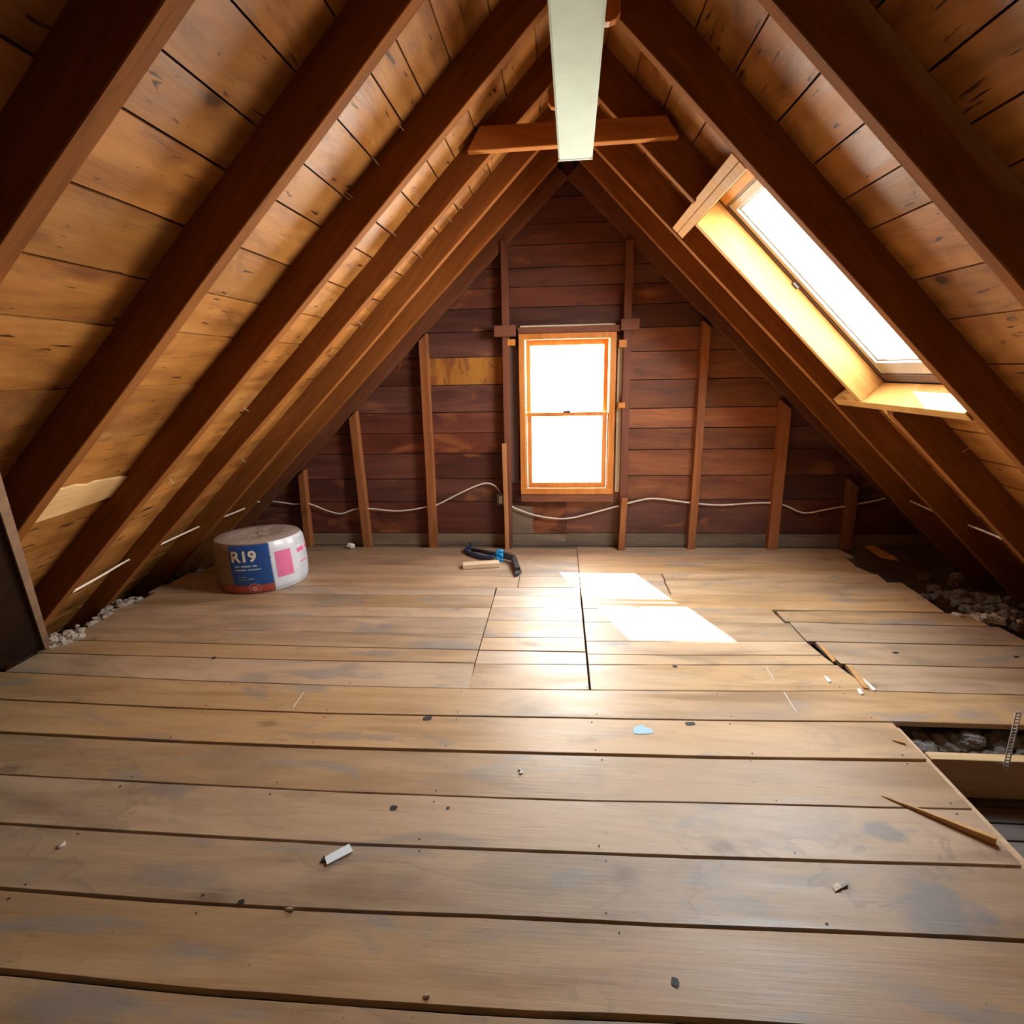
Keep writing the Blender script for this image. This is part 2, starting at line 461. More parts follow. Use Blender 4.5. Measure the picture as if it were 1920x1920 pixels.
# ------------------------------------------------------------------ mesh helpers
class MB:
    """Collects shapes and links them as one mesh object."""

    def __init__(self):
        self.v, self.f, self.mi = [], [], []

    def add(self, verts, faces, mat=0):
        o = len(self.v)
        self.v += [tuple(x) for x in verts]
        self.f += [tuple(i + o for i in fc) for fc in faces]
        self.mi += [mat] * len(faces)

    def box(self, a, b, mat=0, jit=0.0):
        x0, x1 = sorted((a[0], b[0]))
        y0, y1 = sorted((a[1], b[1]))
        z0, z1 = sorted((a[2], b[2]))
        v = [(x0, y0, z0), (x1, y0, z0), (x1, y1, z0), (x0, y1, z0), (x0, y0, z1), (x1, y0, z1), (x1, y1, z1), (x0, y1, z1)]
        if jit:
            v = [tuple(c + random.uniform(-jit, jit) for c in p) for p in v]
        self.add(v, [(3, 2, 1, 0), (4, 5, 6, 7), (0, 1, 5, 4), (1, 2, 6, 5), (2, 3, 7, 6), (3, 0, 4, 7)], mat)

    def prism(self, poly, lift, mat=0):
        """poly: list of 3-D points; lift: vector."""
        n = len(poly)
        L = Vector(lift)
        v = [Vector(p) for p in poly] + [Vector(p) + L for p in poly]
        self.add(v, [tuple(reversed(range(n))), tuple(range(n, 2 * n))] + [(i, (i + 1) % n, n + (i + 1) % n, n + i) for i in range(n)], mat)

    def tube(self, pts, r, seg=8, mat=0, r2=None):
        pts = [Vector(p) for p in pts]
        rings = []
        for i, p in enumerate(pts):
            d = (pts[min(i + 1, len(pts) - 1)] - pts[max(i - 1, 0)]).normalized()
            a = d.cross(Vector((0, 0, 1)))
            if a.length < 0.05:
                a = d.cross(Vector((1, 0, 0)))
            a.normalize()
            c = d.cross(a)
            rr = r if r2 is None else r + (r2 - r) * i / (len(pts) - 1)
            rings.append([p + (a * math.cos(2 * math.pi * k / seg) + c * math.sin(2 * math.pi * k / seg)) * rr for k in range(seg)])
        v = [q for ring in rings for q in ring]
        f = []
        for i in range(len(pts) - 1):
            for k in range(seg):
                f.append((i * seg + k, i * seg + (k + 1) % seg, (i + 1) * seg + (k + 1) % seg, (i + 1) * seg + k))
        f.append(tuple(reversed(range(seg))))
        f.append(tuple((len(pts) - 1) * seg + k for k in range(seg)))
        self.add(v, f, mat)

    def build(self, name, mats, parent=None, matrix=None, bevel=0.0, smooth=False):
        me = bpy.data.meshes.new(name)
        me.from_pydata(self.v, [], self.f)
        if not isinstance(mats, (list, tuple)):
            mats = [mats]
        for mt in mats:
            me.materials.append(mt)
        me.polygons.foreach_set('material_index', self.mi)
        bm = bmesh.new()
        bm.from_mesh(me)
        bmesh.ops.recalc_face_normals(bm, faces=bm.faces)
        bm.to_mesh(me)
        bm.free()
        if smooth:
            me.polygons.foreach_set('use_smooth', [True] * len(me.polygons))
        o = bpy.data.objects.new(name, me)
        COL.objects.link(o)
        if matrix is not None:
            o.matrix_world = matrix
        if parent is not None:
            o.parent = parent
            o.matrix_parent_inverse = parent_world(parent).inverted()
        if bevel:
            b = o.modifiers.new('bevel', 'BEVEL')
            b.width = bevel
            b.segments = 1
            b.limit_method = 'ANGLE'
        return o


def parent_world(o):
    w = o.matrix_basis.copy()
    if o.parent is not None:
        w = parent_world(o.parent) @ o.matrix_parent_inverse @ w
    return w


def tag(o, label=None, cat=None, group=None, kind=None):
    if label:
        o['label'] = label
    if cat:
        o['category'] = cat
    if group:
        o['group'] = group
    if kind:
        o['kind'] = kind
    return o


def empty(name, loc=(0, 0, 0), rz=0.0):
    o = bpy.data.objects.new(name, None)
    o.empty_display_size = 0.1
    COL.objects.link(o)
    o.location = loc
    o.rotation_euler = (0, 0, rz)
    return o


def frame(xd, yd, zd, loc):
    mm = Matrix((Vector(xd).normalized(), Vector(yd).normalized(), Vector(zd).normalized())).transposed().to_4x4()
    mm.translation = Vector(loc)
    return mm


def warped_beam(length, wid, dep, n=14, amp=0.003, seed=0):
    """Rough-sawn timber along local x; y = thickness (0..wid), z = depth (0..dep)."""
    mb = MB()
    v, f = [], []
    for i in range(n + 1):
        x = length * i / n
        dy = amp * noise.noise((x * 1.3, seed, 0.3))
        dz = amp * noise.noise((x * 1.1, seed, 7.3))
        for (y, z) in ((0, 0), (wid, 0), (wid, dep), (0, dep)):
            v.append((x, y + dy + 0.3 * amp * noise.noise((x * 9, y * 40, z * 40 + seed)), z + dz))
    for i in range(n):
        for k in range(4):
            f.append((i * 4 + k, i * 4 + (k + 1) % 4, i * 4 + 4 + (k + 1) % 4, i * 4 + 4 + k))
    f.append((0, 1, 2, 3))
    f.append(tuple(n * 4 + k for k in (3, 2, 1, 0)))
    mb.add(v, f)
    return mb


# ------------------------------------------------------------------ floor
SEAMS = {
    1.0: [(-3.1, 1.03), (-1.461, 1.002), (-0.968, 0.991), (-0.535, 0.993), (-0.113, 0.996), (0.292, 1.011), (2.6, 1.03)],
    1.24: [(-3.1, 1.25), (-1.701, 1.229), (-1.131, 1.222), (-0.626, 1.226), (-0.174, 1.238), (0.341, 1.246), (0.791, 1.258), (1.116, 1.263), (2.6, 1.27)],
    1.47: [(-3.1, 1.485), (-1.952, 1.466), (-1.298, 1.458), (-0.716, 1.457), (-0.147, 1.467), (0.389, 1.476), (0.79, 1.487), (1.327, 1.503), (2.6, 1.52)],
    1.7: [(-3.1, 1.71), (-2.196, 1.697), (-1.462, 1.69), (-0.806, 1.686), (-0.262, 1.69), (0.174, 1.698), (0.438, 1.709), (1.079, 1.725), (1.422, 1.736), (2.6, 1.75)],
    1.95: [(-3.1, 1.955), (-2.461, 1.946), (-1.632, 1.93), (-0.9, 1.928), (-0.256, 1.939), (0.489, 1.953), (0.994, 1.969), (1.419, 1.984), (2.6, 2.0)],
    2.18: [(-3.1, 2.195), (-2.717, 2.189), (-1.852, 2.167), (-0.991, 2.161), (0.54, 2.198), (1.435, 2.231), (2.6, 2.235)],
    2.42: [(-3.1, 2.44), (-2.977, 2.435), (-2.325, 2.413), (-1.752, 2.398), (-1.081, 2.392), (-0.438, 2.397), (0.047, 2.412), (0.589, 2.432), (0.761, 2.436), (1.462, 2.475), (1.773, 2.473), (2.6, 2.475)],
}


def seam_y(pts, x):
    for (xa, ya), (xb, yb) in zip(pts, pts[1:]):
        if x <= xb:
            tt = (x - xa) / (xb - xa) if xb > xa else 0
            return ya + (yb - ya) * max(0, min(1, tt))
    return pts[-1][1]


def const(y0, y1=None, xa=-3.1, xb=2.6):
    return [(xa, y0), (xb, y1 if y1 is not None else y0)]


fl = MB()
THK = 0.024


def floor_board(x0, x1, lo, hi, glo=0.003, ghi=0.003, skew0=0.0, skew1=0.0, rag=0.0, lift=0.0):
    """One plank between two seam lines, x0..x1."""
    n = max(4, int((x1 - x0) / 0.16))
    v, f = [], []
    z1 = lift
    for i in range(n + 1):
        x = x0 + (x1 - x0) * i / n
        ya = seam_y(lo, x) + glo + 0.0022 * noise.noise((x * 5, lo[0][1] * 31, 0.0))
        yb = seam_y(hi, x) - ghi + 0.0022 * noise.noise((x * 5, hi[0][1] * 31, 4.0))
        xa = x + (skew0 if i == 0 else 0) + (skew1 if i == n else 0)
        xa2 = x
        if rag and i == n and x1 > 1.9:
            xa += random.uniform(-rag, rag)
            xa2 += random.uniform(-rag, rag)
        if rag and i == 0 and x0 < -1.9:
            xa += random.uniform(-rag, rag)
            xa2 += random.uniform(-rag, rag)
        cup = 0.0012 * noise.noise((x * 1.7, ya * 3, 2.0))
        v += [(xa, ya, z1 + cup), (xa2, yb, z1 + cup * 0.5), (xa2, yb, z1 - THK), (xa, ya, z1 - THK)]
    for i in range(n):
        for k in range(4):
            f.append((i * 4 + k, i * 4 + (k + 1) % 4, i * 4 + 4 + (k + 1) % 4, i * 4 + 4 + k))
    f.append((0, 1, 2, 3))
    f.append(tuple(n * 4 + k for k in (3, 2, 1, 0)))
    fl.add(v, f)


XL, XR = -2.97, 2.5
# boards under the camera
for yy in (-0.61, -0.375, -0.14, 0.095, 0.325, 0.555):
    floor_board(-3.0, 2.55, const(yy), const(yy + 0.235 if yy < 0.5 else 0.78))
floor_board(-3.0, 2.55, const(0.78), SEAMS[1.0], 0.003, 0.008)
floor_board(-3.0, 2.55, SEAMS[1.0], SEAMS[1.24], 0.008, 0.0055)
floor_board(-3.0, 2.55, SEAMS[1.24], SEAMS[1.47], 0.005, 0.0055)
floor_board(-3.0, 1.425, SEAMS[1.47], SEAMS[1.7], 0.005, 0.003, skew1=-0.01)
floor_board(-3.0, 1.425, SEAMS[1.7], SEAMS[1.95], 0.003, 0.009)
floor_board(-3.0, 1.43, SEAMS[1.95], SEAMS[2.18], 0.009, 0.005)
floor_board(-2.98, 2.6, SEAMS[2.18], SEAMS[2.42], 0.0045, 0.003, rag=0.01)
# left zone (x < -0.45)
A = -0.45
l263 = [(-3.1, 2.64), (-1.592, 2.630), (-1.175, 2.632), (-0.44, 2.644)]
l279 = [(-3.1, 2.80), (-2.218, 2.794), (-1.235, 2.785), (-0.449, 2.789)]
l296 = [(-3.1, 2.965), (-2.4, 2.962), (-0.45, 2.975)]
l318 = [(-3.1, 3.155), (-2.568, 3.162), (-1.393, 3.185), (-0.498, 3.2)]
l334 = [(-3.1, 3.32), (-1.448, 3.333), (-0.459, 3.355)]
l354 = [(-3.1, 3.53), (-1.528, 3.538), (-0.447, 3.556), (0.128, 3.567)]
l370 = [(-3.1, 3.68), (-0.49, 3.704), (0.08, 3.723), (0.15, 3.725)]
floor_board(-2.95, A, SEAMS[2.42], l263, 0.002, 0.0045, skew1=0.01)
floor_board(-2.97, A, l263, l279, 0.003, 0.0035)
floor_board(-2.99, A, l279, l296, 0.003, 0.001)
floor_board(-2.93, A, l296, l318, 0.001, 0.001, rag=0.02)
floor_board(-2.98, A, l318, l334, 0.001, 0.001, rag=0.02)
floor_board(-2.9, A, l334, l354, 0.001, 0.0025, rag=0.03)
floor_board(-2.95, A - 0.005, l354, l370, 0.0025, 0.001, rag=0.02)
# middle zone
B0, B1 = -0.444, 0.143
m264 = [(-0.46, 2.634), (0.151, 2.655)]
m279 = [(-0.46, 2.785), (0.15, 2.792)]
m295 = [(-0.46, 2.937), (0.15, 2.962)]
m320 = [(-0.46, 3.165), (0.15, 3.18)]
m336 = [(-0.46, 3.36), (0.15, 3.37)]
floor_board(B0, B1, SEAMS[2.42], m264, 0.002, 0.002)
floor_board(B0, B1, m264, m279, 0.002, 0.007)
floor_board(B0, B1, m279, m295, 0.005, 0.0025)
floor_board(B0, B1, m295, m320, 0.0015, 0.001)
floor_board(B0, B1, m320, m336, 0.001, 0.001)
floor_board(B0, B1, m336, l354, 0.001, 0.0025)
floor_board(B0, B1, l354, l370, 0.0025, 0.0025)
# right zone
C0, C1 = 0.153, 1.39
r267 = [(0.14, 2.655), (0.64, 2.675), (1.402, 2.714)]
r278 = [(0.14, 2.768), (0.662, 2.78), (1.376, 2.813)]
r294 = [(0.14, 2.915), (0.696, 2.94), (1.391, 2.968), (1.956, 2.964), (2.511, 2.962)]
r320 = [(0.14, 3.165), (1.065, 3.197), (1.349, 3.2)]
r338 = [(0.14, 3.37), (0.949, 3.387), (1.353, 3.394)]
r364 = [(0.14, 3.60), (0.839, 3.629), (1.445, 3.649), (2.6, 3.655)]
r388 = [(0.14, 3.85), (0.891, 3.873), (2.393, 3.895), (2.6, 3.9)]
r404 = [(0.14, 4.02), (0.758, 4.03), (1.395, 4.048), (2.6, 4.06)]
floor_board(C0, 1.425, SEAMS[2.42], r267, 0.002, 0.004, skew1=0.05)
floor_board(C0, 1.395, r267, r278, 0.003, 0.004, skew1=0.02)
floor_board(C0, 1.375, r278, r294, 0.003, 0.003, skew1=0.02)
floor_board(C0, 1.375, r294, r320, 0.004, 0.002)
floor_board(C0, 1.34, r320, r338, 0.002, 0.001, skew1=0.01)
floor_board(C0, 2.38, r338, r364, 0.003, 0.0015, rag=0.02)
floor_board(C0, 0.755, r364, r388, 0.001, 0.001)
floor_board(0.765, 2.42, r364, r388, 0.001, 0.001, rag=0.03)
floor_board(0.772, 2.3, r388, r404, 0.001, 0.005, rag=0.03)
floor_board(C0, 0.762, r388, r404, 0.001, 0.001)
# far right zone
q272 = [(1.4, 2.721), (2.329, 2.721), (2.6, 2.721)]
q321 = [(1.35, 3.218), (1.757, 3.203), (2.6, 3.2)]
q339 = [(1.347, 3.377), (1.877, 3.397), (2.473, 3.383), (2.6, 3.38)]
floor_board(1.47, 2.6, SEAMS[2.42], q272, 0.002, 0.003)
floor_board(1.425, 2.58, q272, r294, 0.006, 0.005, skew0=0.03, rag=0.008)
floor_board(1.385, 2.56, r294, q321, 0.005, 0.001, rag=0.012)
floor_board(1.365, 2.5, q321, q339, 0.010, 0.008, rag=0.012)
# far rows up to the gable wall
floor_board(-2.9, -0.30, l370, const(3.93, 3.94), 0.001, 0.001, rag=0.04)
floor_board(-0.295, 0.146, l370, const(3.93, 3.94), 0.0025, 0.001)
prev = const(3.93, 3.94)
for yy, xs in ((4.16, -2.85), (4.40, -2.8), (4.62, -2.8)):
    nx = const(yy, yy + 0.005)
    floor_board(xs, 0.148, prev, nx, 0.001, 0.001, rag=0.05)
    prev = nx
prev = r404
for yy, xe in ((4.24, 2.3), (4.46, 2.32), (4.66, 2.34)):
    nx = const(yy, yy + 0.005)
    floor_board(0.153, xe, prev, nx, 0.003, 0.001, rag=0.06)
    prev = nx
floor = fl.build('floor', M['floor'], bevel=0.0015)
tag(floor, 'worn wide wooden floorboards with dark open seams', 'floor', kind='structure')


def blob_poly(cx, cy, rx, ry, rot=0.0, n=18, seed=0, wob=0.25):
    pts = []
    for i in range(n):
        a = 2 * math.pi * i / n
        k = 1 + wob * noise.noise((math.cos(a) * 1.6, math.sin(a) * 1.6, seed * 3.7))
        px_, py_ = rx * k * math.cos(a), ry * k * math.sin(a)
        pts.append((cx + px_ * math.cos(rot) - py_ * math.sin(rot), cy + px_ * math.sin(rot) + py_ * math.cos(rot)))
    return pts


def floor_mark(name, poly, mat, z=0.0018, label=None):
    mb = MB()
    mb.prism([(a, b_, z - 0.0012) for a, b_ in poly], (0, 0, 0.0012))
    o = mb.build(name, mat, parent=floor)
    if label:
        o['label'] = label
    return o


# worn marks that belong to the floor: a pale blue paint spot, dark knot holes, nail heads
pp = [on_z(x, yv) for x, yv in ((1186, 1371), (1190, 1364), (1199, 1360), (1208, 1361), (1212, 1365), (1222, 1367), (1226, 1373), (1219, 1376), (1200, 1377), (1189, 1376))]
floor_mark('paint_spot', [(a.x, a.y) for a in pp], M['blue_paint'], label='pale blue paint spot')
for hx, hy, rx, ry, sd in ((801, 1347, 0.021, 0.016, 1), (1294, 1357, 0.022, 0.013, 2), (738, 1515, 0.013, 0.012, 3), (1266, 1842, 0.010, 0.011, 4), (840, 1515, 0.006, 0.006, 5),
                           (401, 1234, 0.012, 0.012, 6), (1266, 1250, 0.012, 0.012, 7), (1679, 1224, 0.016, 0.009, 8), (1906, 1232, 0.013, 0.008, 9), (452, 1692, 0.010, 0.009, 10)):
    c = on_z(hx, hy)
    floor_mark('knot_hole', blob_poly(c.x, c.y, rx, ry, 0.2, seed=sd), M['slot'], label='dark knot hole')

for (xa, ya, xb, yb) in ((549, 1327, 570, 1297), (1437, 1252, 1451, 1276), (1470, 1298, 1494, 1338)):
    a_, b__ = on_z(xa, ya), on_z(xb, yb)
    floor_mark('scratch', [(a_.x - 0.0025, a_.y), (a_.x + 0.0025, a_.y), (b__.x + 0.002, b__.y), (b__.x - 0.002, b__.y)], M['chip'], z=0.0016, label='pale scratch')
rnd_n = random.Random(5)
for key in (1.24, 1.47, 1.7, 1.95, 2.18, 2.42):
    for jx in (-1.65, -1.05, -0.455, 0.148, 0.75, 1.355):
        for sgn in (-1, 1):
            if rnd_n.random() < 0.25:
                continue
            nx_, ny_ = jx + rnd_n.uniform(-0.02, 0.02), seam_y(SEAMS[key], jx) + sgn * rnd_n.uniform(0.018, 0.032)
            r_ = rnd_n.uniform(0.0022, 0.0036)
            floor_mark('nail_head', blob_poly(nx_, ny_, r_, r_, 0, n=7, seed=jx + key), M['slot'])

# dusty lath seen under the floor
fb = MB()
yy = 1.25
while yy < 4.8:
    fb.box((-3.5, yy, -0.235), (3.5, yy + 0.075, -0.222))
    yy += 0.085
fb.box((-3.9, -0.75, -0.27), (3.9, 4.85, -0.245), 1)
tag(fb.build('floor_lath', [M['lath'], M['under']]), 'dusty grey lath below the open floor', 'floor', kind='structure')

# ------------------------------------------------------------------ roof sheathing
OPEN_Y = (2.593, 3.45)
OPEN_S = (0.985, 2.385)
SMAX = 5.0


def roof(side, name, label, seams):
    mb = MB()
    sg = NS[side]
    d = DEP[side]
    edges = [-0.15] + seams
    e2 = edges[-1]
    while e2 < SMAX:
        e2 += random.uniform(0.19, 0.27)
        edges.append(e2)
    for a, b_ in zip(edges, edges[1:]):
        cuts = [(-1.65, -0.05), (-0.05, random.choice((1.866, 2.57, 3.243))), (0, 4.78)]
        cuts[2] = (cuts[1][1], 4.78)
        out = []
        for c0, c1 in cuts:
            if side == 'R' and b_ > OPEN_S[0] and a < OPEN_S[1]:
                if c0 < OPEN_Y[0]:
                    out.append((c0, min(c1, OPEN_Y[0] - 0.0)))
                if c1 > OPEN_Y[1]:
                    out.append((max(c0, OPEN_Y[1]), c1))
            else:
                out.append((c0, c1))
        for c0, c1 in out:
            if c1 - c0 < 0.02:
                continue
            ns = max(2, int((c1 - c0) / 0.2))
            v, f = [], []
            ga = 0.0025 + 0.002 * random.random()
            cup = random.uniform(-0.0025, 0.0025)
            for i in range(ns + 1):
                yv = c0 + (c1 - c0) * i / ns - (0.0015 if i == ns else 0) + (0.0015 if i == 0 else 0)
                w0 = 0.003 * noise.noise((yv * 2.3, a * 17, 1.0))
                w1 = 0.003 * noise.noise((yv * 2.3, b_ * 17, 1.0))
                v += [(a + ga + w0, yv, sg * (d + cup)), (b_ - ga + w1, yv, sg * (d - cup)), (b_ - ga + w1, yv, sg * (d + 0.022)), (a + ga + w0, yv, sg * (d + 0.022))]
            for i in range(ns):
                for k in range(4):
                    f.append((i * 4 + k, i * 4 + (k + 1) % 4, i * 4 + 4 + (k + 1) % 4, i * 4 + 4 + k))
            f.append((0, 1, 2, 3))
            f.append(tuple(ns * 4 + k for k in (3, 2, 1, 0)))
            mb.add(v, f, 0)
    # felt over the boards
    z0, z1 = sg * (d + 0.026), sg * (d + 0.05)
    if side == 'L':
        mb.box((-0.3, -1.7, z0), (SMAX + 0.2, 4.85, z1), 1)
    else:
        mb.box((-0.3, -1.7, z0), (OPEN_S[0], 4.85, z1), 1)
        mb.box((OPEN_S[1], -1.7, z0), (SMAX + 0.2, 4.85, z1), 1)
        mb.box((OPEN_S[0], -1.7, z0), (OPEN_S[1], OPEN_Y[0], z1), 1)
        mb.box((OPEN_S[0], OPEN_Y[1], z0), (OPEN_S[1], 4.85, z1), 1)
    o = mb.build(name, [M['sheathing'], M['felt']], matrix=slope_matrix(side))
    return tag(o, label, 'ceiling', kind='structure')


ceil_l = roof('L', 'ceiling_left', 'left roof slope of wide knotty sheathing boards', [0.10, 0.32, 0.54, 0.70, 0.83, 1.014, 1.204, 1.366, 1.586, 1.804, 2.006, 2.298, 2.624, 2.88, 3.10, 3.224])
ceil_r = roof('R', 'ceiling_right', 'right roof slope of wide knotty sheathing boards', [0.08, 0.28, 0.48, 0.699, 0.945, 1.161, 1.345, 1.503, 1.783, 2.001, 2.26, 2.50, 2.74, 2.98])

# lighter replacement board low on the left slope
pm = MB()
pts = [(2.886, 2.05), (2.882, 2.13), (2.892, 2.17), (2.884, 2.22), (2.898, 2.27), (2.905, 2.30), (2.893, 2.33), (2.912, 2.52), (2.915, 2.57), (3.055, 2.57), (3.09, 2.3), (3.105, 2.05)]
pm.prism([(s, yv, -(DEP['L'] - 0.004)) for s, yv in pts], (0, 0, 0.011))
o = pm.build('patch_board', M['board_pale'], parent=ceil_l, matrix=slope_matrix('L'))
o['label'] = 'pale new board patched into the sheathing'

# nail points poking through the sheathing
NAILS = {'L': [(498, 248), (568, 140), (700, 295), (650, 362), (490, 247), (773, 355), (773, 378), (733, 433), (677, 477), (747, 233), (645, 367), (858, 382), (838, 407), (783, 477), (670, 603), (457, 765), (318, 897), (453, 860)],
         'R': [(1612, 50), (1710, 160), (1373, 140), (1306, 243), (1825, 835)]}
for side, lst in NAILS.items():
    dn, nn = slope_axes(side)
    for k, (px_, py_) in enumerate(lst):
        s, yv = on_slope(px_, py_, side, DEP[side])
        base = slope_pt(side, s, yv, DEP[side] + 0.01)
        tip = slope_pt(side, s + random.uniform(-0.008, 0.008), yv + random.uniform(-0.006, 0.006), DEP[side] - random.uniform(0.03, 0.042) * (1.6 if (px_ > 1600) else 1.0))
        nb = MB()
        nb.tube([base, tip], 0.0028, 6, r2=0.0022)
        nb.build('roofing_nail', M['nail'], parent=ceil_l if side == 'L' else ceil_r)

# ------------------------------------------------------------------ rafters
RAF = {('L', 'A'): (1.196, 0.932, 2.935), ('L', 'B'): (1.838, 0.968, 2.966), ('L', 'C'): (2.543, 0.962, 2.961), ('L', 'D'): (3.215, 0.955, 2.975),
       ('L', 'E'): (3.828, 0.972, 2.990), ('L', 'F'): (4.322, 0.960, 2.962),
       ('R', 'B'): (1.838, 0.983, 2.961), ('R', 'C'): (2.543, 0.986, 2.964), ('R', 'D'): (3.215, 0.988, 2.948),
       ('R', 'E'): (3.828, 0.989, 2.955), ('R', 'F'): (4.322, 1.009, 2.985)}
NTH = {'F': 'closest to the gable wall', 'E': 'second from the gable wall', 'D': 'third from the gable wall', 'C': 'fourth from the gable wall',
       'B': 'fifth from the gable wall', 'A': 'sixth from the gable wall, nearest the camera'}
SIDE = {'L': 'left', 'R': 'right'}
RLAB = {('R', 'C'): 'long right-slope rafter running along the near side of the skylight', ('R', 'D'): 'upper stub of right-slope rafter ending at the skylight header',
        ('R', 'E'): 'right-slope rafter just beyond the skylight, second from the gable wall'}


def rafter(side, key, s0, s1, name='rafter', label=None, near=None):
    yv, tn, zc = RAF[(side, key)]
    sx = -1 if side == 'L' else 1
    k = math.hypot(tn, 1)
    dn = Vector((sx, 0, -tn)) / k
    out = Vector((sx * tn, 0, 1)) / k
    wid = {'L': 0.058, 'R': 0.050}[side]
    mb = warped_beam(s1 - s0, wid, DEP[side] + 0.012, n=24, amp=0.007, seed=hash_(side + key))
    org = Vector((X0, yv, zc)) + dn * s0
    yd = Vector((0, 1, 0))
    # keep a right-handed frame
    zd = dn.cross(yd)
    if zd.dot(out) < 0:
        yd2 = Vector((0, -1, 0))
        org = org + Vector((0, wid, 0))
        zd = dn.cross(yd2)
        mm = frame(dn, yd2, zd, org)
    else:
        mm = frame(dn, yd, zd, org)
    o = mb.build(name, M['rafter'], matrix=mm, bevel=0.003)
    tag(o, label or RLAB.get((side, key)) or 'rough %s-slope roof rafter, %s' % (SIDE[side], NTH[key]), 'rafter', 'rafters of the %s roof slope' % SIDE[side])
    return o


def hash_(s):
    return sum(ord(c) * (i + 3) for i, c in enumerate(s)) * 0.37


for (side, key) in RAF:
    if (side, key) == ('R', 'D'):
        rafter(side, key, 0.0, 0.892)
        rafter(side, key, 2.445, 4.52, label='short jack rafter running down from the lower skylight header')
    else:
        rafter(side, key, 0.0, 4.52 if side == 'R' else 4.6)

# low rafter pair against the gable wall
for side in 'LR':
    sx = -1 if side == 'L' else 1
    tn = 0.945
    k = math.hypot(tn, 1)
    dn = Vector((sx, 0, -tn)) / k
    out = Vector((sx * tn, 0, 1)) / k
    mb = warped_beam(4.6, 0.05, 0.17, n=20, amp=0.006, seed=11 if side == 'L' else 12)
    org = Vector((X0, 4.625, 2.885))
    if side == 'R':
        mm = frame(dn, (0, 1, 0), out, org)
    else:
        mm = frame(dn, (0, -1, 0), out, org + Vector((0, 0.05, 0)))
    o = mb.build('end_rafter', M['rafter_dark'], matrix=mm, bevel=0.003)
    tag(o, 'dark end rafter lying against the gable boards on the %s' % SIDE[side], 'rafter', 'end rafters on the gable wall')

# collar tie, ridge blocks
tie = MB()
tie.prism([(-0.47, 3.155, 2.585), (-0.40, 3.155, 2.695), (0.52, 3.155, 2.695), (0.585, 3.155, 2.600)], (0, 0.055, 0))
tag(tie.build('collar_tie', M['tie'], bevel=0.003), 'short horizontal collar tie crossing above the white light fixture', 'collar tie')
for (xa, xb, yv, za, zb, lab) in ((0.02, 0.225, 2.48, 2.755, 2.88, 'short orange block at the ridge on the near side of the collar tie'),
                                  (-0.06, 0.205, 3.275, 2.80, 2.90, 'short orange block at the ridge just behind the collar tie')):
    rb = MB()
    n = 8
    top = [(xa, yv, zb), (xa, yv, za + 0.03), (xa + 0.015, yv, za + 0.008), (xa + 0.04, yv, za), (xb - 0.04, yv, za), (xb - 0.015, yv, za + 0.008), (xb, yv, za + 0.03), (xb, yv, zb)]
    rb.prism(top, (0, 0.04, 0))
    tag(rb.build('ridge_block', M['pine_window'], bevel=0.002), lab, 'ridge block')

# ------------------------------------------------------------------ walls
WIN = (-0.325, 0.445, 0.486, 1.783)


def roof_x(z, side, extra=0.12):
    s = -1 if side == 'L' else 1
    return X0 + s * ((Z0 + 0.19 - z) / TAN[side] + extra - 0.10)


gw = MB()
Z_LEFT = [-0.25, 0.0, 0.112, 0.404, 0.604, 0.826, 1.0, 1.173, 1.397, 1.618, 1.815]
Z_RIGHT = [-0.25, 0.0, 0.12, 0.417, 0.624, 0.844, 1.02, 1.184, 1.41, 1.632, 1.815]
Z_UP = [1.815, 1.99, 2.14, 2.281, 2.445, 2.591, 2.775, 2.96, 3.3]


def wall_board(xa, xb, za, zb, mat=0):
    if xb - xa < 0.02:
        return
    gp = 0.002 + 0.002 * random.random()
    n = max(2, int((xb - xa) / 0.3))
    v, f = [], []
    dy = random.uniform(0, 0.004)
    for i in range(n + 1):
        x = xa + (xb - xa) * i / n
        w0 = 0.003 * noise.noise((x * 3, za * 19, 0))
        w1 = 0.003 * noise.noise((x * 3, zb * 19, 0))
        v += [(x, WALL + dy, za + gp + w0), (x, WALL + dy, zb - gp + w1), (x, WALL + 0.024, zb - gp + w1), (x, WALL + 0.024, za + gp + w0)]
    for i in range(n):
        for k in range(4):
            f.append((i * 4 + k, i * 4 + (k + 1) % 4, i * 4 + 4 + (k + 1) % 4, i * 4 + 4 + k))
    f.append((0, 1, 2, 3))
    f.append(tuple(n * 4 + k for k in (3, 2, 1, 0)))
    gw.add(v, f, mat)


WX0, WX1 = WIN[0] + 0.005, WIN[1] - 0.005
for zs, side in ((Z_LEFT, 'L'), (Z_RIGHT, 'R')):
    for za, zb in zip(zs, zs[1:]):
        mat = 1 if zb < 0.13 else 0
        xo = roof_x(za, side)
        inwin = zb > WIN[2] + 0.02 and za < WIN[3] - 0.02
        if side == 'L':
            lim = WX0 if inwin else 0.06
            cut = random.choice((-1.9, -1.1, -2.3))
            wall_board(max(roof_x((za + zb) / 2, side), -3.3), cut, za, zb, mat)
            if abs(za - 1.397) < 0.01:
                wall_board(cut + 0.002, -1.08, za, zb, mat)
                wall_board(-1.078, lim, za, zb, 4)
            else:
                wall_board(cut + 0.002, lim, za, zb, mat)
        else:
            lim = WX1 if inwin else 0.062
            cut = 1.8
            wall_board(lim, cut, za, zb, 3 if inwin else mat)
            wall_board(cut + 0.002, min(roof_x((za + zb) / 2, side), 3.3), za, zb, mat)
for za, zb in zip(Z_UP, Z_UP[1:]):
    zm = (za + zb) / 2
    wall_board(roof_x(zm, 'L'), roof_x(zm, 'R'), za, zb)
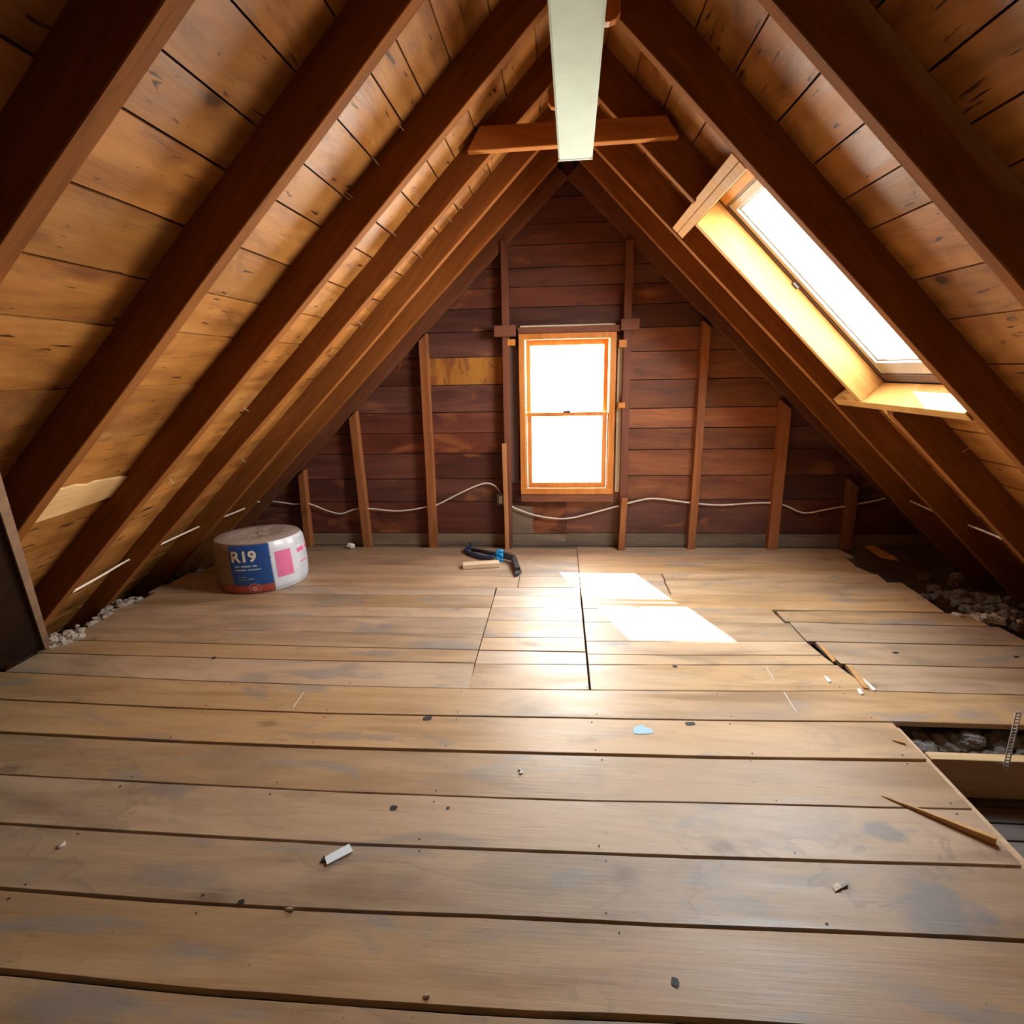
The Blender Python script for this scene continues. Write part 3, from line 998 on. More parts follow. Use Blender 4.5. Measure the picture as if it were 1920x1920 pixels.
# close the rows that straddle the sill and head of the window
wall_board(WX0, WX1, 0.41, WIN[2] + 0.005)
wall_board(WX0, WX1, WIN[3] - 0.005, 1.815)
yb0, yb1 = WALL + 0.026, WALL + 0.05
ZT = Z0 + 0.19
gw.prism([(WX0, yb0, -0.3), (WX0, yb0, ZT - TAN['L'] * (X0 - WX0)), (X0 - (ZT + 0.3) / TAN['L'], yb0, -0.3)], (0, yb1 - yb0, 0), 2)
gw.prism([(WX1, yb0, -0.3), (WX1, yb0, ZT - TAN['R'] * (WX1 - X0)), (X0 + (ZT + 0.3) / TAN['R'], yb0, -0.3)], (0, yb1 - yb0, 0), 2)
gw.box((WX0, yb0, -0.3), (WX1, yb1, WIN[2]), 2)
gw.prism([(WX0, yb0, WIN[3]), (WX1, yb0, WIN[3]), (WX1, yb0, ZT - TAN['R'] * (WX1 - X0)), (X0, yb0, ZT), (WX0, yb0, ZT - TAN['L'] * (X0 - WX0))], (0, yb1 - yb0, 0), 2)
tag(gw.build('wall_back', [M['gable'], M['gable_grey'], M['felt'], M['gable_orange'], M['gable_bleached']]), 'dark red-brown board gable wall around the window', 'wall', kind='structure')
bw = MB()  # unseen end wall added close behind the camera, darkened to absorb bounce light
bw.prism([(X0 - 3.6, -0.62, -0.3), (X0 + 3.5, -0.62, -0.3), (X0, -0.62, Z0 + 0.2)], (0, -0.05, 0))
tag(bw.build('wall_front_unseen', M['under']), 'unseen dark wall set close behind the camera to absorb light', 'wall', kind='structure')

# ------------------------------------------------------------------ window in the gable
w1 = empty('window_1', (0.06, 4.66, WIN[2]))
tag(w1, 'bright double-hung window with bare orange pine frame', 'window', kind='structure')
jf = MB()
x0, x1, z0, z1 = WIN
jw = 0.048
jf.box((x0, 4.60, z0), (x0 + jw, 4.755, z1))
jf.box((x1 - jw, 4.60, z0), (x1, 4.755, z1))
jf.box((x0, 4.599, z1 - 0.045), (x1, 4.755, z1))
jf.box((x0 + 0.001, 4.598, z0), (x1 - 0.001, 4.76, z0 + 0.05))
# inner stop beads
jf.box((x0 + jw, 4.615, z0 + 0.05), (x0 + jw + 0.010, 4.63, 1.16))
jf.box((x1 - jw - 0.010, 4.615, z0 + 0.05), (x1 - jw, 4.63, 1.16))
jf.build('window_frame', M['pine_window'], parent=w1, bevel=0.002)


def sash(name, xa, xb, za, zb, ya, yb, st, top, bot):
    s_ = MB()
    s_.box((xa, ya, za), (xa + st, yb, zb))
    s_.box((xb - st, ya, za), (xb, yb, zb))
    s_.box((xa + st, ya, zb - top), (xb - st, yb, zb))
    s_.box((xa + st, ya, za), (xb - st, yb, za + bot))
    o = s_.build(name, M['pine_window'], parent=w1, bevel=0.002)
    p = MB()
    p.box((xa + st - 0.004, (ya + yb) / 2 - 0.002, za + bot - 0.004), (xb - st + 0.004, (ya + yb) / 2 + 0.002, zb - top + 0.004))
    p.build('pane', M['glass'], parent=o)
    return o


sash('upper_sash', x0 + jw + 0.004, x1 - jw - 0.004, 1.13, z1 - 0.046, 4.70, 4.732, 0.036, 0.042, 0.03)
sash('lower_sash', x0 + jw + 0.011, x1 - jw - 0.011, z0 + 0.052, 1.165, 4.634, 4.668, 0.038, 0.032, 0.042)
lk = MB()
lk.box((0.03, 4.628, 1.165), (0.09, 4.66, 1.176))
lk.tube([(0.06, 4.64, 1.176), (0.075, 4.625, 1.183)], 0.005)
lk.build('sash_lock', M['tool_metal'], parent=w1)
portal('window_portal', (0.06, 4.775, 1.13), (0, -1, 0), 0.76, 1.28)


# ------------------------------------------------------------------ studs and window framing
def stud(xb, xt, zt, wid, label, mat='stud', z0=0.0, yf=4.615, name='wall_stud', cutside=None, group='wall studs on the gable wall', depth=None):
    mb = MB()
    n = 10
    yb_ = WALL - 0.002 if depth is None else yf + depth
    v, f = [], []
    sd = hash_(label)
    for i in range(n + 1):
        t_ = i / n
        z = z0 + (zt - z0) * t_
        x = xb + (xt - xb) * t_ + 0.004 * noise.noise((z * 2, sd, 0))
        w = wid / 2
        zl, zr = z, z
        if i == n and cutside == 'L':
            zl = z - wid * 0.9
        if i == n and cutside == 'R':
            zr = z - wid * 0.9
        v += [(x - w, yf, zl), (x + w, yf, zr), (x + w, yb_, zr), (x - w, yb_, zl)]
    for i in range(n):
        for k in range(4):
            f.append((i * 4 + k, i * 4 + (k + 1) % 4, i * 4 + 4 + (k + 1) % 4, i * 4 + 4 + k))
    f.append((0, 1, 2, 3))
    f.append(tuple(n * 4 + k for k in (3, 2, 1, 0)))
    mb.add(v, f)
    return tag(mb.build(name, M[mat], bevel=0.002), label, 'wall stud', group)


stud(-2.258, -2.250, 0.70, 0.058, 'shortest wall stud behind the insulation roll', cutside='L')
stud(-1.712, -1.742, 1.20, 0.066, 'second wall stud from the left eave, beside the insulation roll', cutside='L')
stud(-1.112, -1.100, 1.81, 0.068, 'tall wall stud between insulation roll and window', cutside='L')
stud(-0.437, -0.424, 2.47, 0.055, 'tall dark king stud left of the window', mat='stud_dark', yf=4.605)
stud(0.535, 0.528, 2.44, 0.060, 'tall dark king stud right of the window', mat='stud_dark', yf=4.605)
stud(1.120, 1.133, 1.85, 0.062, 'first wall stud right of the window framing', cutside='R')
stud(1.785, 1.785, 1.235, 0.080, 'second wall stud right of the window framing', cutside='R')
stud(2.385, 2.372, 0.60, 0.075, 'shortest dark wall stud near the right eave', mat='stud_dark', cutside='R')
stud(-0.452, -0.458, 0.92, 0.034, 'thin pale split jack stud beside the outlet', mat='stud_pale', yf=4.572, depth=0.032, name='jack_stud', group=None)
stud(0.528, 0.540, 0.46, 0.050, 'short orange jack stud below the window right corner', mat='stud', yf=4.572, depth=0.032, name='jack_stud', group=None)

hd = MB()
hd.box((-0.33, 4.607, 1.785), (0.47, WALL - 0.002, 1.834))
tag(hd.build('window_header', M['header_dark'], bevel=0.002), 'dark header board directly above the window', 'header')
for xa, xb, lab in ((-0.515, -0.345, 'dark block at the left end of the window header'), (0.475, 0.615, 'dark block at the right end of the window header')):
    hb = MB()
    za = 1.765 if xa < 0 else 1.79
    hb.box((xa, 4.572, za), (xb, 4.603, za + 0.085))
    tag(hb.build('header_block', M['header_dark'], bevel=0.002), lab, 'wood block')
for (bx0, by0, bx1, by1, lab) in ((951, 636, 966, 648, 'small orange block beside the window top left corner'), (1161, 637, 1175, 651, 'small orange block beside the window top right corner'),
                                  (1159, 755, 1172, 765, 'small orange block beside the window at mid height')):
    p, q_ = on_y(bx0, by0, 4.60), on_y(bx1, by1, 4.60)
    k = MB()
    k.box((p.x, 4.60, q_.z), (q_.x, 4.683, p.z))
    tag(k.build('nailing_block', M['pine_window'], bevel=0.002), lab, 'wood block')
for (pts_, mt, nm, lab) in ((((955, 649), (973, 649), (973, 905), (959, 905)), 'lead_grey', 'trim_1', 'dark grey strip between window and left king stud'),
                            (((1159, 652), (1174, 652), (1166, 922), (1153, 922)), 'plaster', 'trim_2', 'pale strip between window and right king stud'),
                            (((975, 611), (1155, 606), (1155, 612), (975, 617)), 'plaster', 'trim_3', 'pale ragged plaster line above the window header')):
    k = MB()
    ps = [on_y(a, b_, 4.668) for a, b_ in pts_]
    k.prism(ps, (0, 0.02, 0))
    tag(k.build(nm, M[mt]), lab, 'trim', kind='structure')
ap = MB()
p, q_ = on_y(977, 926, 4.61), on_y(1150, 941, 4.61)
ap.box((p.x, 4.612, q_.z), (q_.x, WALL - 0.001, p.z - 0.002))
tag(ap.build('window_apron', M['header_dark'], bevel=0.002), 'reddish apron board just under the window sill', 'board')
ap = MB()
ps = [on_y(a, b_, 4.685) for a, b_ in ((958, 946), (998, 950), (1001, 968), (997, 985), (1003, 1000), (960, 1000))]
ap.prism(ps, (0, 0.006, 0))
tag(ap.build('repair_board', M['gable_grey']), 'pale tan patch of board below the window left corner', 'board')

# ------------------------------------------------------------------ skylight
SM = slope_matrix('R')


def sbox(mb, s0, s1, ya, yb, n0, n1, mat=0):
    mb.box((s0, ya, n0), (s1, yb, n1), mat)


hdr = empty('skylight_header', slope_pt('R', 0.94, 3.2))
tag(hdr, 'pale doubled upper skylight header of new lumber', 'header')
for a, b_ in ((0.895, 0.938), (0.940, 0.984)):
    k = MB()
    sbox(k, a, b_, 2.597, 3.822, 0.0, 0.150 if a < 0.93 else 0.184)
    k.build('header_board', M['pine_new'], parent=hdr, matrix=SM @ Matrix.Identity(4), bevel=0.002)
hdr2 = empty('skylight_header', slope_pt('R', 2.41, 3.2))
tag(hdr2, 'pale lower skylight header of new lumber, sunlit at one end', 'header')
k = MB()
sbox(k, 2.387, 2.438, 2.597, 3.80, 0.0, 0.155)
k.build('header_board', M['pine_new'], parent=hdr2, matrix=SM, bevel=0.002)
k = MB()
sbox(k, 2.33, 2.386, 3.50, 3.60, 0.0, 0.09)
k.build('support_block', M['pine_new'], parent=hdr2, matrix=SM, bevel=0.002)
tr = MB()
sbox(tr, 0.986, 2.385, 3.452, 3.492, 0.0, 0.158)
tag(tr.build('skylight_trimmer', M['pine_new'], matrix=SM, bevel=0.002), 'long bright trimmer board on the far side of the skylight', 'trimmer')
k = MB()
ps = [(2.445, 3.208), (2.575, 3.208)]
sbox(k, 2.44, 2.56, 3.285, 3.325, 0.01, 0.15)
tag(k.build('cleat_block', M['pine_new'], matrix=SM, bevel=0.002), 'small pale cleat block under the lower skylight header', 'wood block')

w2 = empty('window_2', slope_pt('R', 1.69, 3.02, 0.16))
tag(w2, 'bright roof window with white inner frame between rafters', 'skylight', kind='structure')
SY0, SY1, SS0, SS1 = 2.596, 3.450, 0.985, 2.383
k = MB()      # dark outer frame
for (a, b_, c, d) in ((SS0, SS1, SY0 - 0.015, SY0 + 0.018), (SS0, SS1, SY1 - 0.022, SY1), (SS0 + 0.050, SS0 + 0.062, SY0, SY1), (SS1 - 0.055, SS1, SY0, SY1)):
    sbox(k, a, b_, c, d, 0.158, 0.235)
k.build('outer_frame', M['gasket'], parent=w2, matrix=SM, bevel=0.002)
k = MB()
sbox(k, SS0, SS0 + 0.050, SY0, SY1, 0.158, 0.235)
k.build('head_lining', M['pine_new'], parent=w2, matrix=SM, bevel=0.002)
k = MB()      # white sash
a0, a1, c0, c1 = SS0 + 0.063, SS1 - 0.056, SY0 + 0.019, SY1 - 0.023
for (a, b_, c, d) in ((a0, a1, c0, c0 + 0.045), (a0, a1, c1 - 0.045, c1), (a0, a0 + 0.045, c0 + 0.045, c1 - 0.045), (a1 - 0.085, a1, c0 + 0.045, c1 - 0.045)):
    sbox(k, a, b_, c, d, 0.165, 0.215)
for (a, b_, c, d) in ((a0 + 0.045, a1 - 0.085, c1 - 0.058, c1 - 0.045), (a0 + 0.045, a0 + 0.058, c0 + 0.045, c1 - 0.058), (a1 - 0.098, a1 - 0.085, c0 + 0.045, c1 - 0.058)):
    sbox(k, a, b_, c, d, 0.180, 0.215)
ws = k.build('sash', M['sash_white'], parent=w2, matrix=SM, bevel=0.003)
k = MB()
sbox(k, a0 + 0.05, a1 - 0.09, c0 + 0.042, c1 - 0.05, 0.195, 0.199)
k.build('pane', M['glass'], parent=ws, matrix=SM)
k = MB()
sbox(k, 1.60, 1.64, SY1 - 0.018, SY1 + 0.002, 0.145, 0.165)
k.build('hinge', M['tool_metal'], parent=w2, matrix=SM)
pn = slope_pt('R', (SS0 + SS1) / 2, (SY0 + SY1) / 2, 0.25)
po = portal('skylight_portal', pn, -slope_axes('R')[1], 1.4, 0.84)
_dn, _n = slope_axes('R')
po.matrix_world = frame(_dn, Vector(_n).cross(_dn), _n, pn)

# ------------------------------------------------------------------ light fixture under the ridge
fx = empty('strip_light', (0.07, 2.5, 2.52))
tag(fx, 'long white strip light fixture hanging under the ridge', 'light fixture')
fxm = frame((0.9997, -0.0234, 0), (0.0234, 0.9997, 0), (0, 0, 1), (0.078, 3.13, 2.515))
k = MB()
k.box((-0.084, -1.75, 0.002), (0.084, -0.012, 0.055))
k.build('housing', M['white_metal'], parent=fx, matrix=fxm, bevel=0.003)
k = MB()
k.box((-0.078, -1.74, -0.004), (0.078, -0.018, 0.002))
k.build('diffuser', M['white_metal'], parent=fx, matrix=fxm, bevel=0.002)
k = MB()
k.box((-0.085, -0.012, -0.006), (0.085, 0.0, 0.056))
k.build('end_cap', M['white_trim'], parent=fx, matrix=fxm, bevel=0.002)
k = MB()
for yy in (-1.5, -0.3):
    k = MB()
    k.tube([(0.0, yy, 0.055), (0.0, yy, 0.33)], 0.003)
    k.build('hanger_wire', M['steel'], parent=fx, matrix=fxm)

# ------------------------------------------------------------------ dark panel across the lower left rafters
e0 = on_slope(0, 905, 'L', -0.04)
e1 = on_slope(92, 1210, 'L', -0.04)
dx_, dy_ = e1[0] - e0[0], e1[1] - e0[1]
top = (e0[0] - dx_ * 0.55, e0[1] - dy_ * 0.55)
LM = slope_matrix('L')
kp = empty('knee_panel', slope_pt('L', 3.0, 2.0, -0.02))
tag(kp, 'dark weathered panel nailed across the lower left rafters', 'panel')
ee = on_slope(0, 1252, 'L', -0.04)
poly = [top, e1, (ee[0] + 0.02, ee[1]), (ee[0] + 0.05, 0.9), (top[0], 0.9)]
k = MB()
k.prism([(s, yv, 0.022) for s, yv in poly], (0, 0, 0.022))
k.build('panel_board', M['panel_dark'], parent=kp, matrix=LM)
ln = math.hypot(dx_, dy_)
px_, py_ = -dy_ / ln, dx_ / ln
if py_ > 0:
    px_, py_ = -px_, -py_
wd = 0.030
k = MB()
k.prism([(top[0], top[1], 0.044), (e1[0], e1[1], 0.044), (e1[0] + px_ * wd, e1[1] + py_ * wd, 0.044), (top[0] + px_ * wd, top[1] + py_ * wd, 0.044)], (0, 0, 0.012))
o = k.build('edge_batten', M['panel_edge'], parent=kp, matrix=LM)
o['label'] = 'lighter brown edge batten'

# ------------------------------------------------------------------ wiring
def smooth_path(pts, n=6):
    pts = [Vector(p) for p in pts]
    out = []
    for i in range(len(pts) - 1):
        p0, p1, p2, p3 = pts[max(i - 1, 0)], pts[i], pts[i + 1], pts[min(i + 2, len(pts) - 1)]
        for j in range(n):
            t_ = j / n
            out.append(0.5 * ((2 * p1) + (p2 - p0) * t_ + (2 * p0 - 5 * p1 + 4 * p2 - p3) * t_ ** 2 + (3 * p1 - p0 - 3 * p2 + p3) * t_ ** 3))
    out.append(pts[-1])
    return out


CY = 4.655
lp = [on_y(a, b_, CY) for a, b_ in ((940, 928), (937, 922), (928, 911), (913, 906), (893, 911), (860, 926), (816, 948), (797, 951), (770, 956), (740, 958), (695, 954), (665, 955), (640, 963), (615, 958), (590, 948), (575, 944), (550, 945), (520, 941), (492, 940))]
lp += [Vector((-2.66, 4.5, 0.43)), Vector((-2.63, 4.322, 0.43)), Vector((-2.67, 4.05, 0.42)), Vector((-2.71, 3.828, 0.41)), Vector((-2.75, 3.5, 0.388)), Vector((-2.79, 3.215, 0.362)), Vector((-2.715, 2.9, 0.37)), Vector((-2.645, 2.6, 0.380)), Vector((-2.64, 2.578, 0.380))]
k = MB()
k.tube(smooth_path(lp), 0.0065, 8)
tag(k.build('electrical_cable', M['cable'], smooth=True), 'white cable looping from the outlet along studs and left rafters', 'cable')
rp = [on_y(a, b_, CY) for a, b_ in ((946, 940), (962, 951), (1000, 965), (1040, 972), (1072, 971), (1110, 962), (1165, 947), (1200, 938), (1230, 935), (1297, 943), (1350, 947), (1400, 944), (1450, 943), (1475, 949), (1500, 960), (1520, 961), (1550, 955), (1590, 948), (1640, 939), (1668, 931))]
rp += [Vector((2.66, 4.5, 0.50)), Vector((2.64, 4.322, 0.49)), Vector((2.66, 4.05, 0.47)), Vector((2.73, 3.828, 0.44)), Vector((2.68, 3.5, 0.455)), Vector((2.62, 3.27, 0.47)), Vector((2.62, 3.24, 0.47))]
k = MB()
k.tube(smooth_path(rp), 0.0065, 8)
tag(k.build('electrical_cable', M['cable'], smooth=True), 'white cable sagging under the window and on to the right rafters', 'cable')
a_, b__ = on_y(16, 942, 1.93), on_y(25, 968, 1.95)
k = MB()
k.tube(smooth_path([a_, (a_ + b__) / 2 + Vector((0.004, 0, 0)), b__]), 0.006, 8)
tag(k.build('cable_offcut', M['cable']), 'short white cable piece beside the dark left panel', 'cable')

ob = empty('outlet_box', (-0.503, 4.66, 0.43))
tag(ob, 'small grey outlet box with ivory receptacle left of the window', 'outlet')
p, q_ = on_y(931, 925, 4.63), on_y(947, 948, 4.63)
k = MB()
k.box((p.x, 4.63, q_.z), (q_.x, WALL - 0.002, p.z))
k.build('box', M['outlet_box'], parent=ob, bevel=0.003)
cx_, cz_ = (p.x + q_.x) / 2, (p.z + q_.z) / 2
k = MB()
k.box((cx_ - 0.016, 4.622, cz_ - 0.034), (cx_ + 0.016, 4.63, cz_ + 0.034))
rc = k.build('receptacle', M['outlet'], parent=ob, bevel=0.003)
for dz in (0.016, -0.016):
    k = MB()
    k.box((cx_ - 0.007, 4.6208, cz_ + dz - 0.005), (cx_ - 0.005, 4.6222, cz_ + dz + 0.005))
    k.box((cx_ + 0.005, 4.6208, cz_ + dz - 0.005), (cx_ + 0.007, 4.6222, cz_ + dz + 0.005))
    k.build('socket', M['slot'], parent=rc)

# ------------------------------------------------------------------ insulation roll in printed film
BC = Vector((-2.215, 3.79, 0.0))
RA, RB, BH = 0.305, 0.27, 0.365
AX = math.atan2(-BC.x, -BC.y) if False else math.atan2(BC.x, BC.y)      # bearing from the camera
# local x: to the right as seen from the camera, local -y: towards the camera
rz = -AX
bag = empty('insulation_roll', BC, rz)
tag(bag, 'round plastic-wrapped roll of insulation printed R19 standing on floorboards', 'insulation roll')


def bag_r(phi, z):
    """Radius factors at an angle phi (0 = facing the camera, positive to the right) and height z."""
    t_ = z / BH
    bulge = 1.0 + 0.035 * math.sin(math.pi * min(1, max(0, t_))) - 0.05 * max(0, (t_ - 0.93) / 0.07) ** 2 - 0.06 * max(0, (0.07 - t_) / 0.07) ** 2
    bulge *= 1 + 0.018 * noise.noise((math.cos(phi) * 2, math.sin(phi) * 2, z * 7))
    return bulge


def bag_pt(phi, z, off=0.0):
    b_ = bag_r(phi, z)
    x = (RA * b_ + off) * math.sin(phi)
    yv = -(RB * b_ + off) * math.cos(phi)
    lean = 0.018 * (z / BH)
    return Vector((x - 0.03 * (z / BH) * 0.4, yv + lean, z + 0.0))


BM = Matrix.Translation(BC) @ Matrix.Rotation(rz, 4, 'Z')


def bag_patch(p0, p1, z0, z1, off, n=None, m_=8):
    mb = MB()
    n = n or max(3, int(abs(p1 - p0) / 0.06))
    v, f = [], []
    for j in range(m_ + 1):
        for i in range(n + 1):
            v.append(bag_pt(p0 + (p1 - p0) * i / n, z0 + (z1 - z0) * j / m_, off))
    for j in range(m_):
        for i in range(n):
            f.append((j * (n + 1) + i, j * (n + 1) + i + 1, (j + 1) * (n + 1) + i + 1, (j + 1) * (n + 1) + i))
    mb.add(v, f)
    return mb


D = math.radians
k = MB()      # body: film over the wool, with a wrinkled flat top
seg, rows = 72, 14
v, f = [], []
for j in range(rows + 1):
    for i in range(seg):
        v.append(bag_pt(2 * math.pi * i / seg, BH * j / rows))
for j in range(rows):
    for i in range(seg):
        f.append((j * seg + i, j * seg + (i + 1) % seg, (j + 1) * seg + (i + 1) % seg, (j + 1) * seg + i))
f.append(tuple(reversed(range(seg))))
k.add(v, f)
k.build('wool_roll', M['bag_clear'], parent=bag, matrix=BM, smooth=True)
k = MB()
v, f = [], []
nr = 9
for j in range(nr + 1):
    for i in range(seg):
        e_ = bag_pt(2 * math.pi * i / seg, BH)
        c_ = Vector((-0.012, 0.018, BH))
        t_ = j / nr
        q2 = c_ + (e_ - c_) * (1 - t_)
        a_ = 2 * math.pi * i / seg
        q2.z = BH + 0.012 * math.sin(math.pi * min(1, t_ * 1.6)) * (1 if t_ < 0.62 else 0.8) + 0.006 * noise.noise((q2.x * 14, q2.y * 14, 3)) * min(1, t_ * 4) + 0.003 * math.sin(a_ * 9 + t_ * 14) * t_
        v.append(q2)
for j in range(nr):
    for i in range(seg):
        f.append((j * seg + i, j * seg + (i + 1) % seg, (j + 1) * seg + (i + 1) % seg, (j + 1) * seg + i))
k.add(v, f)
o = k.build('roll_end', M['bag_top'], parent=bag, matrix=BM, smooth=True)
o['label'] = 'greyish film over the wool end'
film = bag_patch(D(10), D(168), 0.004, BH - 0.001, 0.0025, m_=12).build('white_label', M['bag_white'], parent=bag, matrix=BM, smooth=True)
blue = bag_patch(D(-40), D(11), 0.07, BH - 0.006, 0.0025, m_=12).build('blue_label', M['bag_blue'], parent=bag, matrix=BM, smooth=True)
red = bag_patch(D(-60), D(11), 0.006, 0.068, 0.0025, m_=6).build('red_band', M['bag_red'], parent=bag, matrix=BM, smooth=True)


def bag_text(txt, p0, z0, size, mat, parent, wid=1.0, off=0.0045):
    cu = bpy.data.curves.new('lettering', 'FONT')
    cu.body = txt
    cu.size = size
    cu.offset = 0.0035
    to = bpy.data.objects.new('lettering', cu)
    COL.objects.link(to)
    dg = bpy.context.evaluated_depsgraph_get()
    me = bpy.data.meshes.new_from_object(to.evaluated_get(dg))
    bpy.data.objects.remove(to)
    bm = bmesh.new()
    bm.from_mesh(me)
    bmesh.ops.subdivide_edges(bm, edges=[ed for ed in bm.edges if ed.calc_length() > 0.02], cuts=2)
    for vv in bm.verts:
        ph = p0 + vv.co.x * wid / RA
        vv.co = bag_pt(ph, z0 + vv.co.y, off)
    bm.to_mesh(me)
    bm.free()
    me.materials.clear()
    me.materials.append(mat)
    o = bpy.data.objects.new('lettering', me)
    COL.objects.link(o)
    o.matrix_world = BM
    o.parent = parent
    o.matrix_parent_inverse = parent_world(parent).inverted()
    return o


bag_text('R19', D(-38), 0.245, 0.105, M['bag_cream'], blue, 1.02)


def bars(parent, mat, items, name, off=0.0045):
    mb = MB()
    for (pa, pb, za, zb) in items:
        q_ = bag_patch(D(pa), D(pb), za, zb, off, m_=2)
        mb.add(q_.v, q_.f)
    return mb.build(name, mat, parent=parent, matrix=BM)


bars(blue, M['bag_ink'], [(-34, -28, 0.205, 0.217), (-26, -14, 0.205, 0.217), (-12, -7, 0.205, 0.217), (-34, -20, 0.180, 0.190), (-18, -3, 0.180, 0.190), (-33, -22, 0.13, 0.134), (-20, -12, 0.118, 0.122), (-33, -14, 0.112, 0.115)], 'lettering')
for it1 in ((50, 66, 0.236, 0.268), (72, 88, 0.236, 0.268), (52, 72, 0.158, 0.168)):
    bars(film, M['bag_pink'], [it1], 'pink_band')
bars(film, M['bag_pink'], [(16, 38, 0.10, 0.290)], 'pink_panel')
it = []
for zz in (0.335, 0.322, 0.309, 0.295):
    it.append((48, 48 + random.uniform(24, 40), zz, zz + 0.004))
for zz in (0.218, 0.206, 0.194, 0.182):
    it.append((52, 52 + random.uniform(18, 34), zz, zz + 0.003))
for zz in (0.14, 0.128, 0.116, 0.104, 0.09, 0.07, 0.058, 0.044):
    it.append((50, 50 + random.uniform(10, 34), zz, zz + 0.003))
bars(film, M['bag_ink'], it, 'lettering')
# round badge on the red band
k = MB()
for r0, r1 in ((0.034, 0.042), (0.0, 0.024)):
    n = 28
    v, f = [], []
    for i in range(n):
        a_ = 2 * math.pi * i / n
        for r_ in (r0, r1):
            v.append(bag_pt(D(-14) + r_ * math.cos(a_) / RA, 0.044 + r_ * math.sin(a_) * 0.95, 0.0048))
    for i in range(n):
        f.append((2 * i, 2 * i + 1, 2 * ((i + 1) % n) + 1, 2 * ((i + 1) % n)))
    k.add(v, f)
k.build('badge', M['bag_logo'], parent=red, matrix=BM)

# ------------------------------------------------------------------ things on the floor
# pale wood offcut
a_, b__ = on_z(868, 1068), on_z(937, 1064)
d_ = (b__ - a_).normalized()
k = MB()
k.box((0, 0, 0.001), ((b__ - a_).length, 0.078, 0.038))
yd = Vector((0, 0, 1)).cross(d_)
tag(k.build('wood_offcut', M['block'], matrix=frame(d_, yd, (0, 0, 1), (a_.x, a_.y, 0)), bevel=0.003), 'short pale wood offcut lying before the blue-collared tool', 'wood block')

# long-handled tool behind it
tl = empty('hand_tool', (-0.52, 4.30, 0))
tag(tl, 'dark hand tool with navy handles, bright blue collar and bent black head', 'tool')
piv = Vector((-0.475, 4.285, 0.05))
k = MB()
k.tube(smooth_path([piv + Vector((-0.02, 0.01, 0)), Vector((-0.60, 4.36, 0.045)), Vector((-0.70, 4.46, 0.03)), Vector((-0.745, 4.50, 0.022))]), 0.018, 10, r2=0.015)
k.build('upper_handle', M['tool_dark'], parent=tl, smooth=True)
k = MB()
k.tube(smooth_path([piv + Vector((-0.06, -0.005, -0.015)), Vector((-0.62, 4.30, 0.025)), Vector((-0.74, 4.40, 0.018)), Vector((-0.80, 4.48, 0.018))]), 0.017, 10, r2=0.018)
k.build('lower_handle', M['tool_blue'], parent=tl, smooth=True)
k = MB()
k.tube(smooth_path([Vector((-0.80, 4.48, 0.018)), Vector((-0.79, 4.53, 0.03)), Vector((-0.755, 4.51, 0.03)), Vector((-0.775, 4.58, 0.06))]), 0.016, 8, r2=0.009)
k.build('grip_hook', M['tool_blue'], parent=tl, smooth=True)
k = MB()
n = 14
arc = [piv + Vector((0.036 * math.cos(D(60 + 240 * i / n)), -0.01, 0.036 * math.sin(D(60 + 240 * i / n)))) for i in range(n + 1)]
k.tube(arc, 0.017, 8)
k.tube([piv + Vector((0, 0.02, 0)), piv + Vector((0, -0.022, 0))], 0.024, 14)
k.build('collar', M['tool_bright'], parent=tl, smooth=True)
k = MB()
k.prism([(-0.46, 4.275, 0.02), (-0.46, 4.275, 0.075), (-0.365, 4.215, 0.066), (-0.365, 4.215, 0.018)], (0.012, 0.035, 0))
k.prism([(-0.385, 4.22, 0.012), (-0.345, 4.235, 0.012), (-0.295, 3.99, 0.008), (-0.335, 3.985, 0.008)], (0, 0, 0.045))
k.prism([(-0.337, 3.99, 0.003), (-0.285, 3.995, 0.003), (-0.305, 3.935, 0.002), (-0.335, 3.915, 0.002)], (0, 0, 0.03))
k.build('tool_head', M['tool_metal'], parent=tl, bevel=0.004)

# white paper tag with small dark clip
tg = empty('paper_tag', (-0.708, 1.413, 0))
tag(tg, 'small pale blue-white rectangular tag lying on the foreground boards', 'tag')
cs = [on_z(a, b_, 0.004) for a, b_ in ((609, 1608), (655, 1583), (662, 1597), (613, 1622))]
k = MB()
k.prism([(c.x, c.y, 0.003) for c in cs], (0, 0, 0.004))
k.build('tag_plate', M['paper'], parent=tg)
c = on_z(607, 1612)
k = MB()
k.box((c.x - 0.004, c.y - 0.010, 0.001), (c.x + 0.006, c.y + 0.008, 0.006))
k.build('clip', M['slot'], parent=tg)


def shard(name, pts, h0, h1, mat, label, cat, group=None, tip=True):
    """A tapering sliver: pts = ground outline, higher along the far edge."""
    mb = MB()
    v = [Vector((p.x, p.y, 0.001)) for p in pts]
    n = len(v)
    hs = h1 if isinstance(h1, (list, tuple)) else [h1] * n
    top_ = [Vector((p.x, p.y, 0.001 + hs[i])) for i, p in enumerate(pts)]
    mb.add(v + top_, [tuple(reversed(range(n))), tuple(range(n, 2 * n))] + [(i, (i + 1) % n, n + (i + 1) % n, n + i) for i in range(n)])
    return tag(mb.build(name, mat), label, cat, group)


